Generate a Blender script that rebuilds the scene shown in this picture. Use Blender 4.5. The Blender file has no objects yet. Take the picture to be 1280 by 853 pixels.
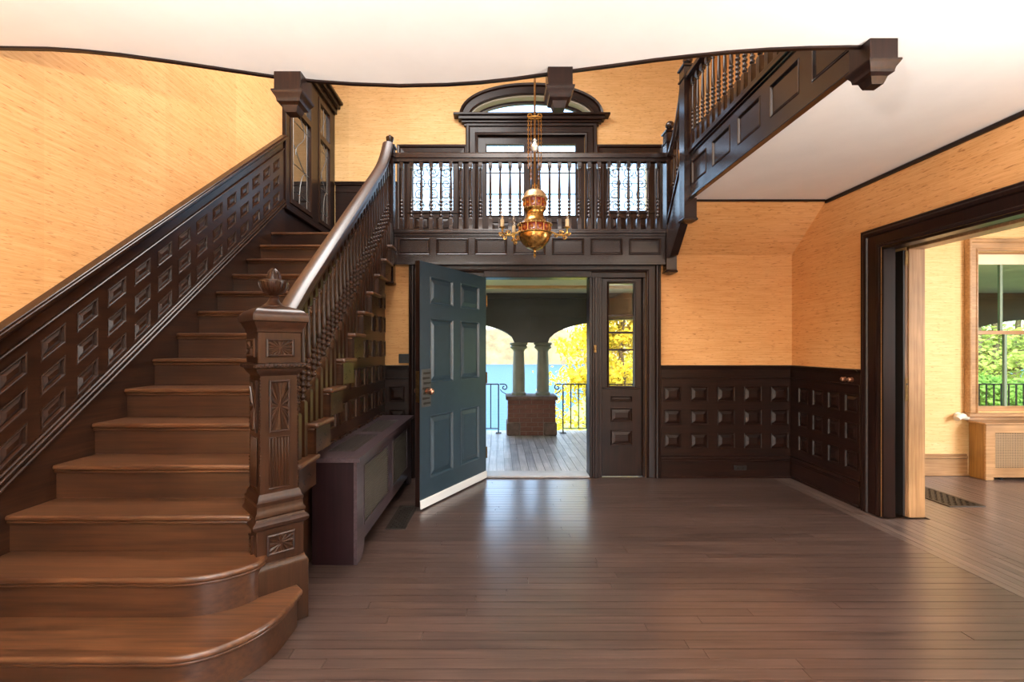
import bpy, bmesh, math, random
from mathutils import Vector, Matrix, noise
random.seed(7)
PI = math.pi
C = bpy.context.scene.collection
scene = bpy.context.scene

# ------------------------------------------------------------------ camera, sky, sun, large lights, exposure
F = 568.9                      # focal length in pixels of the 1280 px frame (16 mm on 36 mm)
EYE = 1.40
cam_d = bpy.data.cameras.new('camera'); cam = bpy.data.objects.new('camera', cam_d); C.objects.link(cam)
cam.location = (0, 0, EYE); cam.rotation_euler = (PI/2, 0, 0)
cam_d.lens = 16.0; cam_d.sensor_width = 36.0; cam_d.sensor_fit = 'HORIZONTAL'
cam_d.shift_x = 16/1280; cam_d.shift_y = 8.5/1280
cam_d.clip_start = 0.05; cam_d.clip_end = 2000
scene.camera = cam

world = bpy.data.worlds.new('world'); scene.world = world; world.use_nodes = True
wn = world.node_tree; wn.nodes.clear()
w_out = wn.nodes.new('ShaderNodeOutputWorld'); w_bg = wn.nodes.new('ShaderNodeBackground')
w_sky = wn.nodes.new('ShaderNodeTexSky'); w_sky.sky_type = 'NISHITA'; w_sky.sun_disc = False
w_sky.sun_elevation = math.radians(42); w_sky.sun_rotation = math.radians(215)
w_sky.air_density = 1.2; w_sky.dust_density = 3.5; w_sky.ozone_density = 1.0
w_bg.inputs['Strength'].default_value = 0.95
wn.links.new(w_sky.outputs[0], w_bg.inputs[0]); wn.links.new(w_bg.outputs[0], w_out.inputs[0])

def lamp(name, kind, loc, aim, energy, color=(1, 1, 1), size=1.0, size_y=None):
    d = bpy.data.lights.new(name, kind); o = bpy.data.objects.new(name, d); C.objects.link(o)
    o.location = loc; d.energy = energy; d.color = color
    v = Vector(aim) - Vector(loc)
    o.rotation_euler = v.to_track_quat('-Z', 'Y').to_euler()
    if kind == 'AREA':
        d.shape = 'RECTANGLE'; d.size = size; d.size_y = size_y or size
    elif kind == 'SUN': d.angle = math.radians(1.0)
    elif kind == 'POINT': d.shadow_soft_size = size
    return o
sun = lamp('sun', 'SUN', (-20, -14, 26), (0, 0, 0), 3.0, (1.0, 0.95, 0.86))
# unseen fill lights added for brightness: front wall, upper hall, stair void, side room
lamp('front_fill', 'AREA', (-0.55, -2.98, 1.55), (-0.55, 5, 1.55), 24, (1.0, 0.97, 0.93), 1.5, 1.9)
lamp('front_fill', 'AREA', (2.00, -2.98, 1.55), (2.00, 5, 1.55), 24, (1.0, 0.97, 0.93), 1.5, 1.9)
lamp('upper_hall_fill', 'AREA', (0.20, -2.92, 4.60), (-0.6, 5, 4.0), 170, (1.0, 0.96, 0.91), 3.2, 1.5)
lamp('overhead_fill', 'AREA', (-0.70, 3.70, 5.88), (-0.70, 3.70, 0), 170, (1.0, 0.97, 0.94), 1.9, 1.9)  # added light from above, suggested by the glare on treads and handrail
lamp('side_room_fill', 'AREA', (6.52, 2.60, 1.65), (3.0, 3.1, 1.2), 120, (1.0, 0.97, 0.92), 1.9, 1.8)
scene.view_settings.view_transform = 'Standard'; scene.view_settings.look = 'None'
scene.view_settings.gamma = 1.0; scene.view_settings.use_curve_mapping = False
scene.view_settings.exposure = 0.60

# ------------------------------------------------------------------ helpers
class Fr:
    """a flat frame: u along U, v along V (may be skewed), w along N; U x V = N for mitred sweeps"""
    def __init__(s, O, U, V, N): s.O, s.U, s.V, s.N = Vector(O), Vector(U), Vector(V), Vector(N)
    def __call__(s, u, v, w=0.0): return s.O + s.U*u + s.V*v + s.N*w
def fr_back(y): return Fr((0, y, 0), (1, 0, 0), (0, 0, 1), (0, -1, 0))       # faces the camera
def fr_left(x): return Fr((x, 0, 0), (0, 1, 0), (0, 0, 1), (1, 0, 0))        # u = y, faces +x
def fr_right(x): return Fr((x, 0, 0), (0, -1, 0), (0, 0, 1), (-1, 0, 0))     # u = -y, faces -x

class MB:
    def __init__(s): s.v = []; s.f = []
    def add(s, vs, fs):
        b = len(s.v); s.v += [tuple(p) for p in vs]; s.f += [tuple(b+i for i in f) for f in fs]; return s
    def hexa(s, p): return s.add(p, [(0,3,2,1),(4,5,6,7),(0,1,5,4),(1,2,6,5),(2,3,7,6),(3,0,4,7)])
    def box(s, x0, x1, y0, y1, z0, z1):
        return s.hexa([(x0,y0,z0),(x1,y0,z0),(x1,y1,z0),(x0,y1,z0),(x0,y0,z1),(x1,y0,z1),(x1,y1,z1),(x0,y1,z1)])
    def fbox(s, fr, u0, u1, v0, v1, w0, w1):
        return s.hexa([fr(u0,v0,w0),fr(u1,v0,w0),fr(u1,v1,w0),fr(u0,v1,w0),fr(u0,v0,w1),fr(u1,v0,w1),fr(u1,v1,w1),fr(u0,v1,w1)])
    def prism(s, fr, poly, w0, w1):
        n = len(poly); vs = [fr(a,b,w0) for a,b in poly]+[fr(a,b,w1) for a,b in poly]
        return s.add(vs, [tuple(range(n))[::-1], tuple(range(n,2*n))]+[(i,(i+1)%n,n+(i+1)%n,n+i) for i in range(n)])
    def lathe(s, prof, c=(0,0,0), segs=14, rot=0.0, sx=1.0):
        cx, cy, cz = c; vs = []; fs = []; n = len(prof)
        for r, z in prof:
            for k in range(segs):
                a = rot+2*PI*k/segs; vs.append((cx+r*math.cos(a), cy+r*math.sin(a), cz+z))
        for i in range(n-1):
            for k in range(segs):
                k2 = (k+1)%segs; fs.append((i*segs+k, i*segs+k2, (i+1)*segs+k2, (i+1)*segs+k))
        fs.append(tuple(range(segs))[::-1]); fs.append(tuple((n-1)*segs+k for k in range(segs)))
        return s.add(vs, fs)
    def sq(s, prof, c=(0,0,0), rot=0.0):             # square lathe: prof of (half side, z)
        return s.lathe([(r*math.sqrt(2), z) for r, z in prof], c, 4, rot+PI/4)
    def tube(s, pts, r, segs=8, closed=False):
        pts = [Vector(p) for p in pts]; n = len(pts); vs = []; fs = []; ref = None
        for i, p in enumerate(pts):
            a = pts[i-1] if (i > 0 or closed) else p; b = pts[(i+1)%n] if (i < n-1 or closed) else p
            t = (b-a).normalized()
            if ref is None: ref = Vector((0,0,1)) if abs(t.z) < .9 else Vector((1,0,0))
            e1 = (ref-t*ref.dot(t))
            if e1.length < 1e-5: e1 = t.orthogonal()
            e1.normalize(); e2 = t.cross(e1); ref = e1
            rr = r[i] if isinstance(r, (list, tuple)) else r
            for k in range(segs):
                q = 2*PI*k/segs; vs.append(p+e1*(rr*math.cos(q))+e2*(rr*math.sin(q)))
        m = n if closed else n-1
        for i in range(m):
            j = (i+1)%n
            for k in range(segs): fs.append((i*segs+k, i*segs+(k+1)%segs, j*segs+(k+1)%segs, j*segs+k))
        if not closed: fs.append(tuple(range(segs))[::-1]); fs.append(tuple((n-1)*segs+k for k in range(segs)))
        return s.add(vs, fs)
    def sweep(s, prof, pts, n, closed=False):
        """profile (a along n x t, b along n) swept along a path lying in the plane of normal n, corners mitred"""
        pts = [Vector(p) for p in pts]; n = Vector(n).normalized(); N = len(pts); M = len(prof); vs = []; fs = []
        for i, p in enumerate(pts):
            ts = []
            if i > 0 or closed: ts.append((p-pts[i-1]).normalized())
            if i < N-1 or closed: ts.append((pts[(i+1)%N]-p).normalized())
            ms = [n.cross(t) for t in ts]; m = sum(ms, Vector())
            m.normalize(); m = m/max(.3, m.dot(ms[0]))
            for a, b in prof: vs.append(p+m*a+n*b)
        for i in range(N if closed else N-1):
            j = (i+1)%N
            for k in range(M): fs.append((i*M+k, i*M+(k+1)%M, j*M+(k+1)%M, j*M+k))
        if not closed: fs.append(tuple(range(M))[::-1]); fs.append(tuple((N-1)*M+k for k in range(M)))
        return s.add(vs, fs)
    def wall(s, fr, u0, u1, v0, v1, w0, w1, holes=()):
        us = sorted({u0, u1, *[h[0] for h in holes], *[h[1] for h in holes]}); vs = sorted({v0, v1, *[h[2] for h in holes], *[h[3] for h in holes]})
        us = [u for u in us if u0 <= u <= u1]; vs = [v for v in vs if v0 <= v <= v1]
        nu, nv = len(us)-1, len(vs)-1
        full = lambda i, j: 0 <= i < nu and 0 <= j < nv and not any(h[0] < (us[i]+us[i+1])/2 < h[1] and h[2] < (vs[j]+vs[j+1])/2 < h[3] for h in holes)
        ids = {}; pv = []; fs = []
        def vid(i, j, k):
            if (i, j, k) not in ids: ids[(i, j, k)] = len(pv); pv.append(fr(us[i], vs[j], w1 if k else w0))
            return ids[(i, j, k)]
        for i in range(nu):
            for j in range(nv):
                if not full(i, j): continue
                a, b, c, d = (i, j), (i+1, j), (i+1, j+1), (i, j+1)
                fs.append(tuple(vid(*q, 1) for q in (a, b, c, d))); fs.append(tuple(vid(*q, 0) for q in (d, c, b, a)))
                for (p, q), nb in (((a, b), (i, j-1)), ((b, c), (i+1, j)), ((c, d), (i, j+1)), ((d, a), (i-1, j))):
                    if not full(*nb): fs.append((vid(*p, 0), vid(*q, 0), vid(*q, 1), vid(*p, 1)))
        s.add(pv, fs)
        return s

def mesh_of(mb, name, mat, smooth=35):
    me = bpy.data.meshes.new(name); me.from_pydata(mb.v, [], mb.f)
    bm = bmesh.new(); bm.from_mesh(me); bmesh.ops.recalc_face_normals(bm, faces=bm.faces); bm.to_mesh(me); bm.free()
    if smooth:
        me.polygons.foreach_set('use_smooth', [True]*len(me.polygons)); me.set_sharp_from_angle(angle=math.radians(smooth))
    me.materials.append(mat); me.update(); return me
WL = {}
def link(me, name, parent=None, loc=(0,0,0), rot=None, bevel=0, segs=1):
    o = bpy.data.objects.new(name, me); C.objects.link(o); WL[o] = Vector(loc)
    if parent: o.parent = parent; o.location = Vector(loc)-WL[parent]
    else: o.location = loc
    if rot: o.rotation_euler = rot
    if bevel:
        m = o.modifiers.new('bevel', 'BEVEL'); m.width = bevel; m.segments = segs; m.limit_method = 'ANGLE'; m.angle_limit = math.radians(40)
    return o
def build(mb, name, mat, parent=None, loc=(0,0,0), bevel=0, segs=1, smooth=35):
    return link(mesh_of(mb, name, mat, smooth), name, parent, loc, None, bevel, segs)
def tag(o, label=None, cat=None, group=None, kind=None):
    if label: o['label'] = label
    if cat: o['category'] = cat
    if group: o['group'] = group
    if kind: o['kind'] = kind
    return o
def empty(name, loc, label, cat, group=None):
    o = bpy.data.objects.new(name, None); C.objects.link(o); o.location = loc; WL[o] = Vector(loc); o.empty_display_size = .1
    return tag(o, label, cat, group)
def struct(mb, name, mat, label=None, bevel=0, smooth=35):
    return tag(build(mb, name, mat, bevel=bevel, smooth=smooth), label, None, None, 'structure')

# ------------------------------------------------------------------ materials
def nodes(name):
    m = bpy.data.materials.new(name); m.use_nodes = True; nt = m.node_tree
    return m, nt, nt.nodes['Principled BSDF']
def setc(b, col, rough, metal=0.0, coat=0.0):
    b.inputs['Base Color'].default_value = (*col, 1); b.inputs['Roughness'].default_value = rough; b.inputs['Metallic'].default_value = metal
    b.inputs['Coat Weight'].default_value = coat; b.inputs['Coat Roughness'].default_value = .15
def N_(nt, t, **kw):
    n = nt.nodes.new(t)
    for k, v in kw.items(): setattr(n, k, v)
    return n
def coords(nt, scale, rnd=False):
    tc = N_(nt, 'ShaderNodeTexCoord'); mp = N_(nt, 'ShaderNodeMapping'); mp.inputs['Scale'].default_value = scale
    nt.links.new(tc.outputs['Object'], mp.inputs['Vector'])
    if rnd:
        oi = N_(nt, 'ShaderNodeObjectInfo'); ml = N_(nt, 'ShaderNodeMath', operation='MULTIPLY'); ml.inputs[1].default_value = 37.0
        nt.links.new(oi.outputs['Random'], ml.inputs[0]); nt.links.new(ml.outputs[0], mp.inputs['Location'])
    return mp.outputs[0]
def noise_n(nt, vec, scale, detail=3.0, rough=.55, dist=0.0):
    n = N_(nt, 'ShaderNodeTexNoise'); n.inputs['Scale'].default_value = scale; n.inputs['Detail'].default_value = detail
    n.inputs['Roughness'].default_value = rough; n.inputs['Distortion'].default_value = dist; nt.links.new(vec, n.inputs['Vector']); return n.outputs['Fac']
def ramp(nt, fac, stops):
    r = N_(nt, 'ShaderNodeValToRGB'); e = r.color_ramp.elements
    while len(e) < len(stops): e.new(.5)
    for q, (p, c) in zip(e, stops): q.position = p; q.color = (*c, 1)
    nt.links.new(fac, r.inputs[0]); return r.outputs[0]
def mix(nt, a, b, fac, mode='MIX'):
    m = N_(nt, 'ShaderNodeMix', data_type='RGBA', blend_type=mode)
    for sck, v in ((m.inputs[0], fac), (m.inputs[6], a), (m.inputs[7], b)):
        if isinstance(v, (int, float)): sck.default_value = v
        elif isinstance(v, tuple): sck.default_value = (*v, 1)
        else: nt.links.new(v, sck)
    return m.outputs[2]
def bump(nt, b, fac, strength, dist=.002):
    n = N_(nt, 'ShaderNodeBump'); n.inputs['Strength'].default_value = strength; n.inputs['Distance'].default_value = dist
    nt.links.new(fac, n.inputs['Height']); nt.links.new(n.outputs[0], b.inputs['Normal'])
def plain(name, col, rough=.5, metal=0.0, coat=0.0, var=.0, scale=8, bmp=0):
    m, nt, b = nodes(name); setc(b, col, rough, metal, coat)
    if var:
        f = noise_n(nt, coords(nt, (1,1,1)), scale, 4)
        c = ramp(nt, f, [(.3, tuple(x*(1-var) for x in col)), (.7, tuple(min(1, x*(1+var)) for x in col))]); nt.links.new(c, b.inputs['Base Color'])
        if bmp: bump(nt, b, f, bmp)
    return m
def wood(name, c1, c2, axis='z', rough=.32, coat=.25, rnd=False, spec=.5, tv=.26):
    m, nt, b = nodes(name); setc(b, c1, rough, 0, coat); b.inputs['Specular IOR Level'].default_value = spec
    sc = {'x': (1.1, 26, 26), 'y': (26, 1.1, 26), 'z': (26, 26, 1.1)}[axis]
    g = noise_n(nt, coords(nt, sc, rnd), 2.0, 4, .6, .0); big = noise_n(nt, coords(nt, (2.2, 2.2, 2.2), rnd), 1.3, 2)
    col = ramp(nt, g, [(.30, c1), (.52, tuple((a+d)/2 for a, d in zip(c1, c2))), (.72, c2)])
    tone = ramp(nt, big, [(.3, (1-tv,)*3), (.7, (1+tv*.6,)*3)]); col = mix(nt, col, tone, 1.0, 'MULTIPLY')
    if rnd:
        oi = N_(nt, 'ShaderNodeObjectInfo'); rr = ramp(nt, oi.outputs['Random'], [(0, (.82,.80,.78)), (1, (1.14,1.12,1.10))]); col = mix(nt, col, rr, 1.0, 'MULTIPLY')
    nt.links.new(col, b.inputs['Base Color'])
    bump(nt, b, g, .12, .001); return m
def grasscloth(name, tint):
    m, nt, b = nodes(name); setc(b, tint, .62); b.inputs['Specular IOR Level'].default_value = .25
    fib = noise_n(nt, coords(nt, (3.0, 3.0, 85)), 1.0, 6, .8); slub = noise_n(nt, coords(nt, (14, 14, 120)), 1.0, 2, .5)
    blot = noise_n(nt, coords(nt, (1, 1, 1)), 1.1, 3)
    t = tint
    col = ramp(nt, fib, [(.30, (t[0]*.82, t[1]*.72, t[2]*.58)), (.5, t), (.72, (min(1,t[0]*1.13), t[1]*1.22, t[2]*1.45))])
    col = mix(nt, col, ramp(nt, slub, [(.31, (.66,.54,.44)), (.38, (1,1,1))]), 1.0, 'MULTIPLY')
    col = mix(nt, col, ramp(nt, blot, [(.3, (.93,.89,.83)), (.7, (1.04,1.05,1.08))]), 1.0, 'MULTIPLY')
    tc = N_(nt, 'ShaderNodeTexCoord'); sp = N_(nt, 'ShaderNodeSeparateXYZ'); nt.links.new(tc.outputs['Object'], sp.inputs[0])
    ad = N_(nt, 'ShaderNodeMath', operation='ADD'); nt.links.new(sp.outputs[0], ad.inputs[0]); nt.links.new(sp.outputs[1], ad.inputs[1])
    dv = N_(nt, 'ShaderNodeMath', operation='DIVIDE'); dv.inputs[1].default_value = .91; nt.links.new(ad.outputs[0], dv.inputs[0])
    fl = N_(nt, 'ShaderNodeMath', operation='FLOOR'); nt.links.new(dv.outputs[0], fl.inputs[0])
    wh = N_(nt, 'ShaderNodeTexWhiteNoise', noise_dimensions='1D'); nt.links.new(fl.outputs[0], wh.inputs['W'])
    col = mix(nt, col, ramp(nt, wh.outputs['Value'], [(0, (.93,.91,.88)), (1, (1.03,1.03,1.04))]), 1.0, 'MULTIPLY')
    nt.links.new(col, b.inputs['Base Color']); bump(nt, b, fib, .25, .002); return m
def thin_glass(name, tint=(.97,.99,.98), refl=.03, rough=0.0):
    m = bpy.data.materials.new(name); m.use_nodes = True; nt = m.node_tree; nt.nodes.clear()
    o = N_(nt, 'ShaderNodeOutputMaterial'); tr = N_(nt, 'ShaderNodeBsdfTransparent'); gl = N_(nt, 'ShaderNodeBsdfGlossy'); mx = N_(nt, 'ShaderNodeMixShader')
    tr.inputs[0].default_value = (*tint, 1); gl.inputs['Roughness'].default_value = rough; mx.inputs[0].default_value = refl
    nt.links.new(tr.outputs[0], mx.inputs[1]); nt.links.new(gl.outputs[0], mx.inputs[2]); nt.links.new(mx.outputs[0], o.inputs[0]); return m

DK1, DK2 = (.0070,.0027,.0020), (.0235,.0083,.0050)
DARK = {a: wood('dark_wood_'+a, DK1, DK2, a, .33, .06, False, .28) for a in 'xyz'}
DARKG = {a: wood('polished_dark_wood_'+a, DK1, DK2, a, .27, .30, False, .5) for a in 'xyz'}
MID = {a: wood('brown_wood_'+a, (.0120,.0044,.0023), (.041,.0148,.0064), a, .32, .06, False, .32) for a in 'xyz'}
RAIL = wood('handrail_wood', (.0185,.0068,.0036), (.055,.0200,.0092), 'y', .42, .15, False, .6)
TREAD = wood('tread_oak', (.040,.0155,.0068), (.130,.051,.020), 'x', .33, .15)
RISER = wood('riser_oak', (.027,.0098,.0042), (.068,.0255,.0100), 'x', .36, .25)
PLANK = wood('floor_oak_x', (.036,.022,.018), (.086,.053,.042), 'x', .28, .25, True, .8, .16)
PLANKY = wood('floor_oak_y', (.075,.050,.042), (.150,.105,.085), 'y', .30, .25, True, .7, .14)
LIGHT = {a: wood('light_oak_'+a, (.30,.155,.062), (.50,.29,.135), a, .40, .15) for a in 'xyz'}
ORANGE = grasscloth('orange_grasscloth', (.71,.390,.155))
PALE = grasscloth('pale_grasscloth', (.77,.51,.235))
CEIL = plain('ceiling_paint', (.86,.845,.82), .7, 0, 0, .03, 3)
DOORP = plain('blue_grey_paint', (.019,.037,.052), .36, 0, .1, .12, 14)
WHITE = plain('white_strip', (.70,.72,.71), .5)
BRASS = plain('aged_brass', (.52,.31,.085), .28, 1, 0, .35, 30)
BRASSD = plain('dark_brass', (.22,.13,.05), .38, 1, 0, .3, 40)
IRON = plain('black_iron', (.012,.013,.014), .45)
BLACK = plain('black_shade_finish', (.006,.005,.005), .6)  # flat black: shade of holes and pocket slot, also the door's dark face
BRONZE = plain('dark_bronze', (.035,.028,.022), .4, .6)
GILT = plain('mottled_gilt', (.40,.215,.055), .25, .85, 0, .55, 45)
DULL = plain('dull_gilt', (.50,.36,.20), .35, .8, 0, .35, 50)
AMBER = plain('amber_glass', (.36,.10,.012), .08, 0, .6, .3, 25)
RUBY = plain('ruby_glass', (.18,.02,.012), .06, 0, .8)
CRYSTAL = plain('crystal', (.75,.77,.78), .05, .5, .6)
CANDLE = plain('candle_tube', (.62,.50,.30), .5)
BULB = thin_glass('bulb_glass', (.97,.96,.93), .22)
GLASS = thin_glass('window_glass'); OLDGLASS = thin_glass('sash_glass', (.84,.96,.87), .05, .02)
FROST = thin_glass('leaded_glass', (.93,.97,.96), .12, .05)
DGLASS = plain('dark_reflecting_glass', (.020,.013,.010), .045, 0, 0); DGLASS.node_tree.nodes['Principled BSDF'].inputs['IOR'].default_value = 2.6
LEAD = plain('lead_came', (.30,.30,.29), .4, .7); LEADD = plain('dark_lead_came', (.05,.055,.05), .5, .3)
PORCHW = plain('porch_dark_green_paint', (.052,.060,.058), .55, 0, 0, .1, 5)
PORCHC = plain('porch_ceiling_paint', (.74,.68,.48), .6, 0, 0, .06, 3)
COLP = plain('column_paint', (.19,.20,.155), .5, 0, 0, .1, 6)
PDECK = wood('porch_deck', (.32,.305,.295), (.54,.515,.50), 'y', .42, .05, True)
BRICKM = plain('red_brick', (.135,.055,.036), .85, 0, 0, .25, 30, .3)
MORTAR = plain('mortar', (.20,.165,.14), .9, 0, 0, .1, 30)
STONE = plain('brown_stone', (.13,.085,.065), .9, 0, 0, .35, 14, .6)
PLATE = plain('bakelite_plate', (.015,.014,.014), .35)
PIPE = plain('cream_pipe', (.66,.60,.50), .6)
KNOB = plain('copper_knob', (.42,.22,.14), .3, .9)

# ------------------------------------------------------------------ measures (metres)
XL, XR = -2.50, 3.165            # hall side walls
YB = 4.92                        # ground floor back wall
YW = 6.80                        # landing window wall
ZC = 2.83; ZF2 = 3.25; ZTOP = 5.90
HR, TR = .189, .24               # riser, going
ny = lambda k: 2.253+TR*(k-3)    # nosing of tread k
NL = lambda y: .567+(y-2.253)*HR/TR   # nosing line
ZL = 14*HR                       # landing
SX0, SX1 = -2.455, -1.09         # stair flight
SW = -1.235                      # panelled wall under the stair

# ------------------------------------------------------------------ floor
fl = MB().box(-2.65, 6.75, -3.15, 5.00, -.30, -.012)
floor = struct(fl, 'floor', PLANK, 'dark brown strip oak floor of the hall and the side room')
def plank(x0, x1, y0, y1, mat, parent=floor, z=0.0, g=.0014, t=.012, name='plank'):
    dz = random.uniform(-.0006, .0004)
    return link(mesh_of(MB().box(x0+g, x1-g, y0+g, y1-g, z-t, z+dz), name, mat, 0), name, parent)
y = 1.00; w = .0655
while y < YB-.03:
    x = -2.45 if y < 1.85 else (-1.75 if y < 2.2 else -1.25)
    x -= random.uniform(0, .05) if False else 0
    first = True
    while x < 2.93-.01:
        L = random.uniform(.5, 2.2) if first else random.uniform(1.5, 3.2)
        x1 = x+L
        if 2.93-x1 < .5: x1 = 2.93
        plank(x, x1, y, min(y+w, YB-.002), PLANK); x = x1; first = False
    y += w
x = 2.93; w = .0655
while x < 6.5:
    lo = 1.4 if x < 3.1 else 1.4
    hi = 4.89 if x < XR-.06 else (3.71 if x < 3.5 else 4.98)
    cut = random.uniform(2.2, 3.4); 
    plank(x, min(x+w, 6.6), lo, cut, PLANKY); plank(x, min(x+w, 6.6), cut, hi, PLANKY)
    x += w

# ------------------------------------------------------------------ walls
mb = MB(); LW = (5.30, 6.60, 3.12, 4.90)
mb.wall(fr_left(XL), -3.15, YW+.15, 0, ZTOP, -.15, 0)
wall_left = struct(mb, 'wall_left', ORANGE, 'orange grasscloth wall rising beside the staircase', smooth=0)
EX0, EX1, EZ = -.82, 1.585, 2.215     # entry opening
mb = MB().wall(fr_back(YB), -2.65, XR, 0, 2.62, -.15, 0, [(EX0, EX1, -1, EZ)])
wall_back = struct(mb, 'wall_back', ORANGE, 'orange grasscloth wall around the front door', smooth=0)
DY0, DY1, DZ = .90, 3.77, 2.235      # wide doorway to the side room
mb = MB()
mb.wall(fr_right(XR), -YB-.15, 3.15, 0, ZC+.1, -.10, 0, [(-DY1, -DY0, -1, DZ)])
wall_right = struct(mb, 'wall_right', ORANGE, 'orange grasscloth wall with the wide pocket doorway', smooth=0)
mb = MB(); mb.wall(fr_right(3.37), -5.0, 3.15, 0, ZC+.1, -.13, 0, [(-DY1, -DY0, -1, DZ)])
struct(mb, 'wall_pocket', PALE, 'side room face of the pocket door wall', smooth=0)
mb = MB().wall(fr_right(XR), -YW-.15, 3.15, ZC+.1, ZTOP, -.335, 0)
struct(mb, 'wall_upper_right', ORANGE, 'orange grasscloth wall behind the upper gallery', smooth=0)
# front wall behind the photographer, with two openings added for the fill lights
mb = MB().wall(Fr((0,-3.0,0), (-1,0,0), (0,0,1), (0,1,0)), -6.75, 2.65, 0, ZTOP, -.15, 0, [(-2.75, -1.25, .6, 2.5), (-.2, 1.3, .6, 2.5)])
struct(mb, 'wall_front', ORANGE, 'orange grasscloth front wall of the hall', smooth=0)
# landing window wall with openings: french doors, two side lights, elliptical fanlight
WX = .478
LX0, LX1, RX0, RX1, SZ0, SZ1 = -1.30, -.69, 1.65, 2.235, 3.45, 4.30
holes = [(WX-.80, WX+.80, ZL, 4.62), (LX0, LX1, SZ0, SZ1), (RX0, RX1, SZ0, SZ1)]
mb = MB(); fw = fr_back(YW)
AR, AH, AZ = .914, .325, 4.85
mb.wall(fw, XL, XR+.335, 2.3, AZ, -.16, 0, holes)
mb.wall(fw, XL, WX-AR, AZ, ZTOP, -.16, 0); mb.wall(fw, WX+AR, XR+.335, AZ, ZTOP, -.16, 0)
n = 28
for i in range(n):
    a0, a1 = PI-PI*i/n, PI-PI*(i+1)/n
    u0, u1 = WX+AR*math.cos(a0), WX+AR*math.cos(a1); v0, v1 = AZ+AH*math.sin(a0), AZ+AH*math.sin(a1)
    mb.prism(fw, [(u0, v0), (u1, v1), (u1, ZTOP), (u0, ZTOP)], -.16, 0)
wall_landing = struct(mb, 'wall_landing', PALE, 'pale orange grasscloth wall around the landing windows', smooth=0)
# side room shell
WRX0, WRX1, WRZ0, WRZ1 = 5.235, 6.36, .70, 2.46
mb = MB().wall(fr_back(5.0), 3.5, 6.75, 0, ZC+.1, -.15, 0, [(WRX0, WRX1, WRZ0, WRZ1)])
struct(mb, 'wall_side_room', PALE, 'pale gold grasscloth wall of the side room', smooth=0)
mb = MB().wall(fr_right(6.60), -5.0, 3.15, 0, ZC+.1, -.15, 0, [(-3.55, -1.65, .75, 2.55)])
struct(mb, 'wall_side_room_right', PALE, 'outer wall of the side room', smooth=0)
struct(MB().box(3.50, 6.75, -3.15, 5.15, ZC-.03, ZC+.1), 'ceiling_side_room', CEIL, 'white ceiling of the side room', smooth=0)

# ------------------------------------------------------------------ ceiling with the bowed edge
def edge_pt(px, py): yy = (ZC-EYE)*F/(435-py); return ((px-624)*yy/F, yy)
CURVE = [edge_pt(a, b) for a, b in ((0,58),(60,59),(100,61.5),(150,66.5),(220,76),(290,86.5),(345,94.5),(395,100),(440,103.2),(500,105.3),(560,104),(600,101.3),(640,97),(684,91),(730,85),(780,78.5),(820,73),(860,68.5),(910,63.5),(960,60),(1010,58),(1060,57))]
CURVE = [(XL, CURVE[0][1]-.004)]+CURVE+[(1.85, CURVE[-1][1])]
flat = Fr((0,0,0), (1,0,0), (0,1,0), (0,0,1))
poly = [(XL,-3.0), (XR,-3.0), (XR,4.40), (1.85,4.40)]+CURVE[::-1]
ceiling = struct(MB().prism(flat, poly, ZC, ZF2), 'ceiling', CEIL, 'white hall ceiling with a bowed edge at the stair void', smooth=0)
struct(MB().wall(flat, -2.65, 3.5, -3.15, YW+.16, ZTOP, ZTOP+.12), 'ceiling_upper', CEIL, 'white ceiling high over the stair void', smooth=0)
struct(MB().wall(flat, -1.75, .35, 2.65, 4.75, ZTOP-.05, ZTOP+.0, [(-1.66, .26, 2.74, 4.66)]), 'window_11', CEIL, 'square skylight frame added round the overhead light of the stair void')  # unseen frame added round the overhead fill light
mb = MB(); prof = [(-.004,-.010),(.016,-.010),(.016,.35),(-.002,.35),(-.002,.004),(-.004,.004)]
mb.sweep(prof, [(a, b, ZC) for a, b in CURVE], (0,0,1))
struct(mb, 'trim_1', DARK['x'], 'dark strip along the bowed edge of the ceiling')
mb = MB().box(XR-.022, XR, -3, 4.40, ZC-.035, ZC-.001); mb.box(1.88, XR-.022, 4.375, 4.405, ZC-.018, ZC+.0)
struct(mb, 'trim_2', DARK['y'], 'thin dark moulding where the right wall meets the ceiling', bevel=.006)
# landing floor and the short flight up to the gallery with its sloped papered soffit
struct(MB().box(XL, XR, 4.90, YW, 2.45, ZL-.002), 'floor_landing', DARK['x'], 'stair landing floor over the entrance', smooth=0)
sl = fr_left(0)
struct(MB().prism(sl, [(4.40, ZC), (YB+.0, 2.405), (YB+.0, ZL), (4.66, ZL), (4.66, ZL+.2), (4.44, ZL+.2), (4.44, ZF2), (4.40, ZF2)], 1.84, XR), 'wall_soffit', ORANGE, 'sloped orange papered soffit under the short flight', smooth=0)

# ------------------------------------------------------------------ panelling
def panel_mesh(fr, pw, ph, mat, name='panel', depth=.018, proud=.004, m=.014, field=.034, top=-.001):
    """raised and fielded panel: proud bead, sunk groove, bevelled field"""
    z = Fr((0,0,0), fr.U, fr.V, fr.N); mb = MB(); a, b = pw/2, ph/2
    rings = [(0, -depth), (0, proud*.5), (.004, proud), (m*.6, proud*.4), (m, -depth*.65), (m+.003, -depth*.65), (m+field, top)]
    vs = []; fs = []
    for i, (d, w) in enumerate(rings):
        for su, sv in ((-1,-1),(1,-1),(1,1),(-1,1)): vs.append(z(su*(a-d), sv*(b-d), w))
    for i in range(len(rings)-1):
        for k in range(4): fs.append((i*4+k, i*4+(k+1)%4, (i+1)*4+(k+1)%4, (i+1)*4+k))
    L = (len(rings)-1)*4; fs.append((L, L+1, L+2, L+3)); mb.add(vs, fs)
    return mesh_of(mb, name, mat, 0)
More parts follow.
